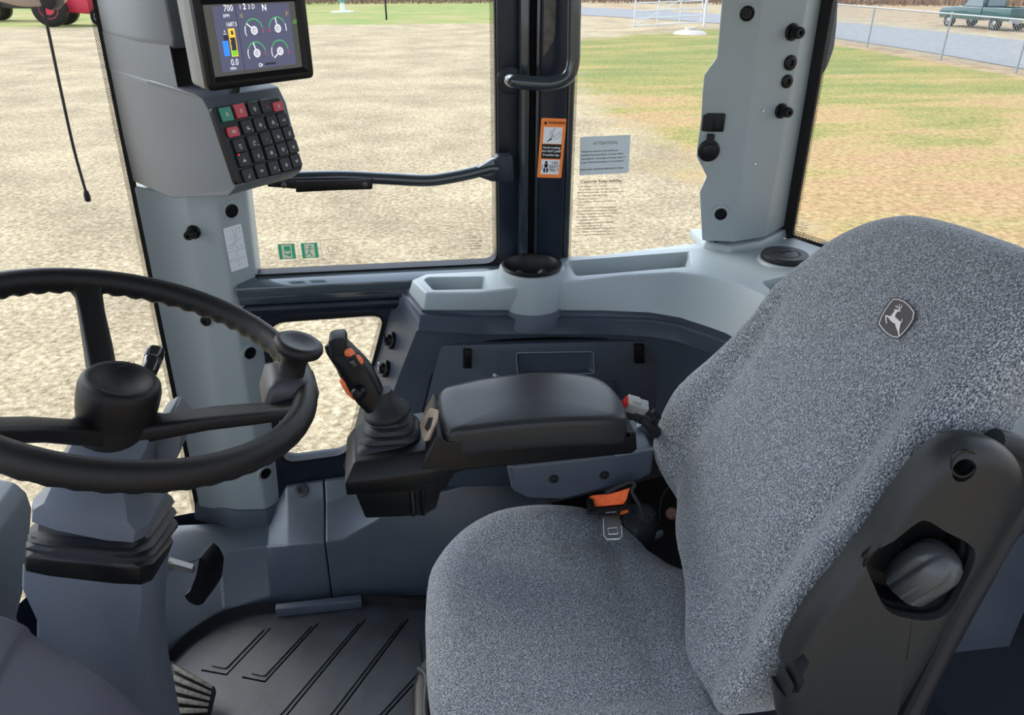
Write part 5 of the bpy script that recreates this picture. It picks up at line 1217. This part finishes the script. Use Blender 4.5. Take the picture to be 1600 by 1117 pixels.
g = B(); a, c = sp_(600, 645), sp_(650, 318); wx = .0105; g.mi = 0; rect(g, sf, a[0], a[1], a[0]+wx, c[1], .0004); g.mi = 1; rect(g, sf, a[0]+.0013, a[1]+.0012, a[0]+wx-.0013, c[1]-.0115, .0005); g.mi = 2; rect(g, sf, a[0]+.0013, a[1]+.0012, a[0]+wx-.0013, a[1]+.0080, .0006)
for k in range(3): g.mi = 0; rect(g, sf, a[0]+.0013, a[1]+.013+k*.007, a[0]+.003, a[1]+.0136+k*.007, .0006)
g.mi = 1; rect(g, sf, a[0]+.004, c[1]-.008, a[0]+.0075, c[1]-.003, .0006); obj('fuel_level', g, [S_y, S_dk, S_lg], scr, recalc=False)
g = B()
for x, y, s_ in ((702, 178, -1), (1222, 148, 1)): X, Y = sp_(x, y); ribbon(g, sf, [(X-.0015*s_, Y-.003), (X+.0018*s_, Y), (X-.0015*s_, Y+.003)], .0006, .0004, closed=True)
obj('arrow', g, S_y, scr, recalc=False)
g = B(); X, Y = sp_(1305, 245); ribbon(g, sf, [(X-.004, Y-.002), (X-.001, Y+.003), (X+.002, Y-.002)], .0007, .0004, closed=True); ribbon(g, sf, arc2(X+.003, Y, .002, 0, 300, 8), .0006, .0004); obj('lamp_symbol', g, S_lg, scr, recalc=False)
g = B(); X, Y = sp_(920, 738); ribbon(g, sf, arc2(X, Y, .0022, 0, 360, 8), .0009, .0004); rect(g, sf, X+.0025, Y-.0012, X+.004, Y+.0012, .0004)
X, Y = sp_(515, 370); ribbon(g, sf, [(X-.0025, Y-.002), (X+.0025, Y-.002)], .0006, .0004); ribbon(g, sf, [(X-.001, Y), (X, Y+.003), (X+.001, Y)], .0007, .0004)
obj('status_symbol', g, S_w, scr, recalc=False)
g = B(); X, Y = sp_(940, 85); a = sp_(1040, 720); rect(g, sf, a[0]-.010, a[1]-.0015, a[0]+.009, a[1]+.0015, .0003); obj('scroll_bar', g, S_dk, scr, recalc=False)
b = B(); mk = mf(MW*.45, -.0, sgn*-.03); b.tube([mf(MW*.42, .02, sgn*-.04), mf(MW*.38, -.02, sgn*-.045)], .007, 10); b.tube([mf(MW*.45, MH*.5, sgn*-.045), mf(MW*.42, MH*.5, sgn*-.080)], .02, 16); obj('mount', b, M_blackm, mon)

# ================================================================== KEYPAD
kx_ = (KQ[2]-KQ[3]); KW = (kx_.length+(KQ[1]-KQ[0]).length)/2; ky_ = (KQ[0]-KQ[3]); KH = ky_.length
kf = Fr(KQ[3], kx_, ky_)
ks = 1 if kf.z.dot(kn) > 0 else -1
if ks < 0: kf.z = -kf.z
def kuv(x, y):   # crop pixel (scale 6.572, offset 310,130)
    p = PN(310+x/6.572, 130+y/6.572, kf.o, kn)-kf.o; return p.dot(kf.x), p.dot(kf.y)
kp = root('keypad', kf(KW/2, KH/2), 'black keypad with green and red keys among rows of black symbol keys', 'keypad')
ko = [kuv(x, y) for x, y in ((115, 262), (815, 145), (1060, 885), (375, 1045))]
ko = rpoly([(x, y, 0) for x, y in ko], .006)
kc_ = sum(ko, V((0, 0, 0)))/len(ko)
b = B(); b.loft([[kf(p.x, p.y, z) for p in [kc_+(p-kc_)*s_ for p in ko]] for s_, z in ((1.0, -.004), (1.0, .002), (.985, .004), (.95, .0035))]); obj('frame', b, M_black, kp)
keys = [[(265, 325), (408, 290), (545, 265), (670, 240), (795, 245)], [(335, 505), (478, 455), (605, 430), (735, 405), (845, 380)], [(398, 645), (540, 610), (672, 575), (788, 545), (900, 515)], [(440, 790), (585, 745), (718, 715), (838, 685), (945, 655)], [(490, 950), (620, 900), (752, 870), (872, 838), (978, 800)]]
glyphs = [
 [('arc', 0, -.1, .42, -50, 230), ('l', (-.25, .3), (-.25, .5), (.25, .5), (.25, .3)), ('l', (-.2, -.15), (.2, -.15))],
 [('arc', 0, -.1, .42, -50, 230), ('l', (-.25, .3), (-.25, .5), (.25, .5), (.25, .3)), ('l', (-.2, -.15), (.2, -.15))],
 [('l', (-.35, -.5), (.35, -.5)), ('l', (-.15, -.45), (-.15, .2), (.15, .2), (.15, -.45)), ('l', (-.5, .5), (-.3, .3)), ('l', (.5, .5), (.3, .3)), ('l', (0, .6), (0, .4)), ('l', (-.6, 0), (-.35, .0)), ('l', (.6, 0), (.35, 0))],
 [('l', (-.4, -.4), (0, .4), (.4, -.4), (-.4, -.4))],
 [('l', (-.3, -.4), (-.3, .4), (.2, .4), (.2, -.4), (-.3, -.4)), ('l', (-.1, .15), (.1, .15)), ('l', (.2, 0), (.4, 0))],
 [('arc', 0, 0, .4, 0, 360), ('l', (-.1, -.2), (-.1, .2), (.12, .2), (.12, 0), (-.1, 0)), ('arc', 0, 0, .65, -40, 40), ('arc', 0, 0, .65, 140, 220)],
 [('l', (-.5, -.5), (.6, -.5)), ('l', (-.5, -.2), (-.5, .2)), ('l', (-.3, -.3), (.1, .4), (.5, -.3), (-.3, -.3))],
 [('arc', 0, 0, .45, 0, 360), ('arc', 0, 0, .12, 0, 360)],
 [('arc', 0, 0, .3, 0, 360), ('l', (-.5, -.5), (-.3, .2), (0, .6), (.3, .2), (.5, -.5))],
 [('l', (-.6, .1), (-.3, .1)), ('l', (-.6, -.1), (-.3, -.1)), ('arc', .1, 0, .25, 90, 270), ('l', (.1, .25), (.5, .25), (.5, -.25), (.1, -.25))],
 [('l', (-.5, .4), (-.3, .4), (.3, .4), (.4, -.3), (-.2, .4)), ('l', (-.3, .3), (-.3, -.4)), ('l', (-.3, -.65), (.5, -.65))],
 [('l', (-.4, -.4), (-.2, .4), (.4, .4), (.5, -.1), (-.1, .4)), ('l', (-.5, -.6), (.4, -.6))],
 [('l', (-.1, -.1), (.1, .1), (.2, -.1))],
 [('l', (-.5, -.3), (-.1, .4), (.2, .1), (.5, -.3)), ('l', (-.3, -.4), (0, 0), (.3, -.4), (-.3, -.4))],
 [('arc', .15, .2, .25, 0, 360), ('l', (-.4, -.5), (.3, -.5), (.3, -.2), (-.1, -.1), (-.4, -.5))],
 [('l', (-.5, -.4), (0, .5), (.5, -.4), (-.5, -.4)), ('l', (-.3, -.1), (.3, -.2)), ('arc', 0, -.2, .2, 0, 360)],
 [('l', (-.3, .3), (.2, .4), (.3, .1), (-.2, .1), (-.2, -.4), (.2, -.4)), ('l', (.1, 0), (.1, -.3))],
 [('arc', 0, 0, .42, 0, 360), ('arc', 0, 0, .2, 0, 360)],
 [('l', (-.4, .3), (.4, .3), (.25, -.3), (-.25, -.3), (-.4, .3)), ('l', (-.5, .5), (0, .35), (.5, .5)), ('l', (0, -.3), (0, .1))],
 [('l', (-.45, .3), (.45, .3), (.15, -.25), (-.15, -.25), (-.45, .3)), ('l', (0, -.5), (0, .1))],
 [('l', (-.5, -.5), (.1, .1), (.2, -.4), (-.5, -.5)), ('l', (.1, .1), (.4, .5))],
 [('arc', 0, -.1, .4, -30, 210), ('l', (-.1, -.2), (.3, .3)), ('l', (-.5, .3), (-.3, .1))],
 [('l', (0, -.4), (-.2, 0), (0, .4), (.2, 0), (0, -.4)), ('l', (.35, -.1), (.35, .3))],
 [('l', (-.3, -.4), (-.3, .3), (.3, .3), (.3, -.4), (-.3, -.4)), ('l', (0, .5), (0, -.2)), ('l', (-.3, 0), (.3, 0))],
 [('l', (-.45, .3), (.45, .3), (.45, -.2), (-.45, -.2), (-.45, .3)), ('l', (0, -.5), (0, .1), (-.2, .1))]]
nums = {6: '1', 7: '2', 8: '3', 11: '4', 12: '5', 13: '6', 16: '7', 17: '8', 18: '9', 22: '0'}
ang = 0
kk = 0
for r in range(5):
    for c in range(5):
        x, y = kuv(*keys[r][c]); m_ = M_keyb
        x, y = x, y
        if kk == 0: m_ = M_keyg
        if kk in (1, 4, 5): m_ = M_keyr
        hx, hy = .0098, .0098
        if kk in (4, 5): y -= .0; hy = .0070
        b = B(); b.loft([[kf(px_, py_, z) for px_, py_ in rr2(x, y, hx*s_, hy*s_, .002, 3)] for s_, z in ((1, .003), (1, .0055), (.93, .0068))]); key = obj('key', b, m_, kp)
        b = B(); g_ = .0052; oy = -.001 if kk not in (4, 5) else 0
        for gl_ in glyphs[kk]:
            if gl_[0] == 'l': ribbon(b, kf, [(x+p[0]*g_, y+oy+p[1]*g_) for p in gl_[1:]], .0007, .0073)
            else: ribbon(b, kf, arc2(x+gl_[1]*g_, y+oy+gl_[2]*g_, gl_[3]*g_, gl_[4], gl_[5], 12), .0007, .0073)
        obj('symbol', b, M_keyr if kk == 3 else M_sym, key, recalc=False)
        if kk in nums: text('number', nums[kk], Fr(kf.o, kf.x, kf.y) if ks > 0 else kf, x+.0055, y-.0065, .0038, M_sym, key, z=.0073)
        kk += 1
x, y = kuv(383, 742); b = B(); disc(b, kf, x, y, .0013, .0074); obj('indicator_light', b, emi('led', (.8, .02, .03), 2), kp, recalc=False)

# ================================================================== LABELS ON GLASS AND POST
def quadframe(c4, fn):   # BL, BR, TL pixels
    a, c, d = fn(*c4[0]), fn(*c4[1]), fn(*c4[2]); f = Fr(a, c-a, d-a); return f, (c-a).length, (d-a).length
# warning label on post
f, W_, H_ = quadframe(((839, 277), (877, 278), (842, 184)), lambda u, v: PY(u, v, 1.4655))
if f.z.y > 0: f.z = -f.z
wl = root('warning_label', f(0, 0), 'orange WARNING label with black and white panels on the window post', 'label')
b = B(); b.prism(f.pts(rr2(W_/2, H_/2, W_/2, H_/2, .003)), f.z*.0004); obj('backing', b, M_worange, wl)
b = B(); rect(b, f, W_*.13, H_*.58, W_*.87, H_*.855, .0007); obj('white_panel', b, M_white, wl, recalc=False)
b = B(); rect(b, f, W_*.13, H_*.06, W_*.87, H_*.31, .0007); obj('white_panel', b, M_white, wl, recalc=False)
b = B(); rect(b, f, W_*.11, H_*.33, W_*.89, H_*.57, .0007); obj('black_panel', b, M_ink, wl, recalc=False)
b = B(); b.add([f(W_*.10, H_*.90, .0007), f(W_*.26, H_*.90, .0007), f(W_*.18, H_*.955, .0007)], [(0, 1, 2)]); obj('alert_triangle', b, M_ink, wl, recalc=False)
text('title', 'WARNING', f, W_*.28, H_*.905, .0080, M_ink, wl, z=.0009, bold=.0001, sx=.95)
for i, s_ in enumerate(('Avoid crushing', 'DO NOT JUMP', 'if machine tips')): text('line', s_, f, W_*.5, H_*(.50-.062*i), .0058, M_white, wl, z=.0009, align='CENTER', bold=.00012, sx=.98)
for i, s_ in enumerate(('USE', 'SEAT', 'BELT')): text('line', s_, f, W_*.68, H_*(.235-.062*i), .0080, M_ink, wl, z=.0009, align='CENTER', bold=.0001)
b = B(); e = .0009
for L_ in ([(.3, .62), (.45, .68), (.7, .74), (.8, .80)], [(.42, .69), (.38, .76), (.5, .82), (.6, .84), (.5, .76), (.45, .68)], [(.55, .7), (.62, .66), (.78, .70), (.85, .76), (.75, .74)], [(.3, .61), (.42, .64), (.5, .66)], [(.4, .78), (.55, .70)]): ribbon(b, f, [(x*W_, y*H_) for x, y in L_], .0006, e)
b.add([f(x*W_, y*H_, e) for x, y in ((.25, .61), (.45, .65), (.5, .68), (.4, .66))], [(0, 1, 2, 3)])
disc(b, f, .33*W_, .265*H_, .0026, e); rect(b, f, .26*W_, .16*H_, .40*W_, .24*H_, e); rect(b, f, .24*W_, .09*H_, .31*W_, .16*H_, e); rect(b, f, .35*W_, .09*H_, .42*W_, .16*H_, e); ribbon(b, f, [(.20*W_, .22*H_), (.16*W_, .16*H_), (.24*W_, .13*H_)], .0012, e); ribbon(b, f, [(.46*W_, .22*H_), (.50*W_, .16*H_), (.42*W_, .13*H_)], .0012, e)
obj('pictogram', b, M_ink, wl, recalc=False)
b = B(); ribbon(b, f, [(.25*W_, .17*H_), (.41*W_, .17*H_)], .001, .0011); obj('belt_mark', b, M_white, wl, recalc=False)
GY = WY+.0105
# attention label on window 2
f, W_, H_ = quadframe(((905, 274), (982, 270), (908, 214)), lambda u, v: PY(u, v, GY))
if f.z.y > 0: f.z = -f.z
al = root('attention_label', f(0, 0), 'pale ATTENTION notice stuck on the glass right of the window post', 'label')
b = B(); b.prism(f.pts(rr2(W_/2, H_/2, W_/2, H_/2, .003)), f.z*.0003); obj('backing', b, M_paper, al)
text('title', 'ATTENTION', f, W_*.5, H_*.78, .0090, M_inkg, al, align='CENTER')
for i, s_ in enumerate(('Oilscans are required on this machine per', 'extended warranty guidelines. Customer will be', 'responsible for a percentage of warranty repairs if', 'proper Oilscan documentation is not maintained.')): text('line', s_, f, W_*.03, H_*(.60-.095*i), .0047, M_inkg, al, bold=.0001, sx=.96)
text('line', 'Please contact Yellowhouse Machinery for details.', f, W_*.02, H_*.13, .0047, M_inkg, al, bold=.0001, sx=.96)
f, W_, H_ = quadframe(((897, 369), (976, 366), (904, 280)), lambda u, v: PY(u, v, GY))
if f.z.y > 0: f.z = -f.z
rl_ = root('responsibility_notice', f(0, 0), 'clear notice headed Customer Responsibility printed in black on the glass', 'label')
text('title', 'Customer Responsibility:', f, W_*.07, H_*.935, .0090, M_ink, rl_, bold=.0002, sx=.98)
b = B(); ribbon(b, f, [(W_*.07, H_*.92), (W_*1.02, H_*.915)], .0005, .0005); obj('underline', b, M_ink, rl_, recalc=False)
for i, s_ in enumerate(('Proper maintenance and operation', '- Return equipment in good operating condition.', 'Machines are rented with a full tank of fuel. Customers', 'will be charged for fuel replacement.', '- Damage to equipment.', '- Daily inspections, lubrication and maintaining', 'fluid levels.', '- Perform preventative service maintenance per', 'operators manual recommended hourly intervals.', '- Tire/track damage and excessive wear. Customer is', 'responsible for people and/or - a flat repairs.', 'Normal wear is accountable.', '- Ground engaging tool replacement (buckets,', 'teeth, cutting edges, shanks, etc).', '- Hold Yellowhouse Machinery harmless for all', 'claims, liabilities and expense resulting from', "customer's use and operation of the equipment.")):
    text('line', s_, f, W_*.02, H_*(.865-.0535*i), .0048, M_inkg, rl_, bold=.00008, sx=.93)
# emergency exit label on window 1
f, W_, H_ = quadframe(((433, 409), (539, 404), (428, 378)), lambda u, v: PY(u, v, GY))
if f.z.y > 0: f.z = -f.z
el = root('exit_label', f(0, 0), 'emergency exit label with two green pictograms and a book on the side glass', 'label')
b = B(); ribbon(b, f, [(0, 0), (W_, 0), (W_, H_), (0, H_)], .0005, .0004, closed=True)
for k in (1, 2): ribbon(b, f, [(W_*k/3, 0), (W_*k/3, H_)], .0005, .0004)
obj('outline', b, M_inkg, el, recalc=False)
for k in (0, 1):
    x0 = W_*(k/3+.045); x1 = W_*(k/3+.285); y0 = H_*.12; y1 = H_*.88
    b = B(); b.mi = 0; rect(b, f, x0, y0, x1, y1, .0003); b.mi = 1; w_ = x1-x0; h_ = y1-y0
    rect(b, f, x0+w_*.2, y0+h_*.06, x0+w_*.8, y0+h_*.94, .0005); b.mi = 0
    if k == 0:
        b.quad([f(x0+w_*a, y0+h_*c, .0007) for a, c in ((.34, .85), (.72, .85), (.72, .15), (.34, .3))]); b.mi = 1; b.poly([f(x0+w_*a, y0+h_*c, .0009) for a, c in ((.38, .6), (.5, .5), (.68, .55), (.68, .38), (.5, .32), (.38, .42))])
    else:
        disc(b, f, x0+w_*.55, y0+h_*.76, h_*.08, .0007); ribbon(b, f, [(x0+w_*.52, y0+h_*.66), (x0+w_*.45, y0+h_*.40), (x0+w_*.62, y0+h_*.12)], .0025, .0007); ribbon(b, f, [(x0+w_*.46, y0+h_*.40), (x0+w_*.36, y0+h_*.24), (x0+w_*.15, y0+h_*.22)], .002, .0007); ribbon(b, f, [(x0+w_*.28, y0+h_*.55), (x0+w_*.42, y0+h_*.64), (x0+w_*.60, y0+h_*.60), (x0+w_*.76, y0+h_*.66)], .0015, .0007)
    obj('exit_pictogram', b, [M_green, M_cream], el, recalc=False)
b = B(); x0 = W_*2/3; w_ = W_/3; ribbon(b, f, [(x0+w_*.2, H_*.25), (x0+w_*.2, H_*.5), (x0+w_*.3, H_*.68), (x0+w_*.5, H_*.66), (x0+w_*.7, H_*.68), (x0+w_*.8, H_*.5), (x0+w_*.8, H_*.25)], .0006, .0005, closed=True)
ribbon(b, f, [(x0+w_*.5, H_*.35), (x0+w_*.5, H_*.66)], .0006, .0005); ribbon(b, f, [(x0+w_*.3, H_*.36), (x0+w_*.7, H_*.35)], .0005, .0005); ribbon(b, f, [(x0+w_*.3, H_*.66), (x0+w_*.3, H_*.36)], .0005, .0005); ribbon(b, f, [(x0+w_*.7, H_*.66), (x0+w_*.7, H_*.36)], .0005, .0005); obj('book_pictogram', b, M_inkg, el, recalc=False)
# glass maker marks
def gmark(name, c4, fn, label):
    f, W_, H_ = quadframe(c4, fn)
    if f.z.dot(CAM-f.o) < 0: f.z = -f.z
    r_ = root(name, f(0, 0), label, 'marking')
    b = B(); ribbon(b, f, [(W_/2+W_*.42*math.cos(t), H_*.87+H_*.11*math.sin(t)) for t in [2*PI*k/20 for k in range(20)]], .0005, .0005, closed=True); obj('oval', b, M_inkg, r_, recalc=False)
    text('line', 'Cargles', f, W_*.5, H_*.83, H_*.13, M_inkg, r_, align='CENTER')
    for i, s_ in enumerate(('TEMPERLITE 43R', 'AS2 M421', 'DOT 217  MFG', 'E8 43R 001582')): text('line', s_, f, W_*.5, H_*(.58-.17*i), H_*.12, M_inkg, r_, align='CENTER', bold=.00005)
gmark('glass_marking', ((731, 391), (755, 390), (731, 368)), lambda u, v: PY(u, v, GY), 'small glass maker marking in the corner of the large side window')
gmark('glass_marking', ((455, 713), (476, 709), (453, 691)), lambda u, v: PY(u, v, GY), 'small glass maker marking on the low side window')
gp0, gp1 = gp2[1], gp2[4]; gnn = V((-(gp1.y-gp0.y), gp1.x-gp0.x, 0)).normalized()
if gnn.x > 0: gnn = -gnn
gmark('glass_marking', ((1241, 367), (1263, 371), (1243, 345)), lambda u, v: PN(u, v, V((gp0.x, gp0.y, 1))+gnn*.004, gnn), 'small glass maker marking on the rear window beside the seat back')

# ================================================================== OUTSIDE FITTINGS
em = root('exterior_mirror', V((-.95, 2.45, 1.30)), 'pale mirror housing with a dark bracket outside the windshield', 'mirror')
q = [PY(u, v, 2.3) for u, v in ((-40, -60), (64, -60), (80, 2), (60, 10), (30, 10), (0, 3), (-40, -6))]
b = B(); b.prism(crom([tuple(p) for p in q], 3, closed=True), (0, .12, 0)); obj('housing', b, mat('mirror_tan', (.33, .25, .19), .5), em, bevel=.01)
q = [PY(u, v, 2.28) for u, v in ((58, -40), (88, -40), (88, 8), (80, 17), (70, 14), (60, 2))]
b = B(); b.prism(q, (0, .06, 0)); obj('bracket', b, M_blackm, em, bevel=.006)
rod = root('marker_rod', PY(138, 312, 2.3), 'thin black rod hanging outside the windshield from the mirror', 'rod')
b = B(); b.tube(crom([PY(63, -10, 2.3), PY(78, 60, 2.3), PY(97, 150, 2.3), PY(116, 235, 2.3), PY(136, 306, 2.3)], 6), .0042, 8); obj('shaft', b, M_blackm, rod)
b = B(); d = PY(138, 315, 2.3)-PY(134, 298, 2.3); b.lathe(PY(134, 298, 2.3), d, [(0, .006), (.012, .0085), (d.length*.9, .0085), (d.length, .005)], 12); obj('tip', b, M_black, rod)
q = [PY(u, v, 1.74) for u, v in ((1292, -50), (1311, -50), (1310, 0), (1308, 40), (1304, 75), (1293, 106), (1277, 127), (1264, 130), (1266, 90))]
b = B(); b.prism(rpoly(q, .01), (0.02, .10, 0)); tag(obj('rear_fitting', b, mat('slate_fitting', (.06, .07, .08), .45), bevel=.008), 'dark rounded fitting outside the rear window next to the pillar', 'fitting')
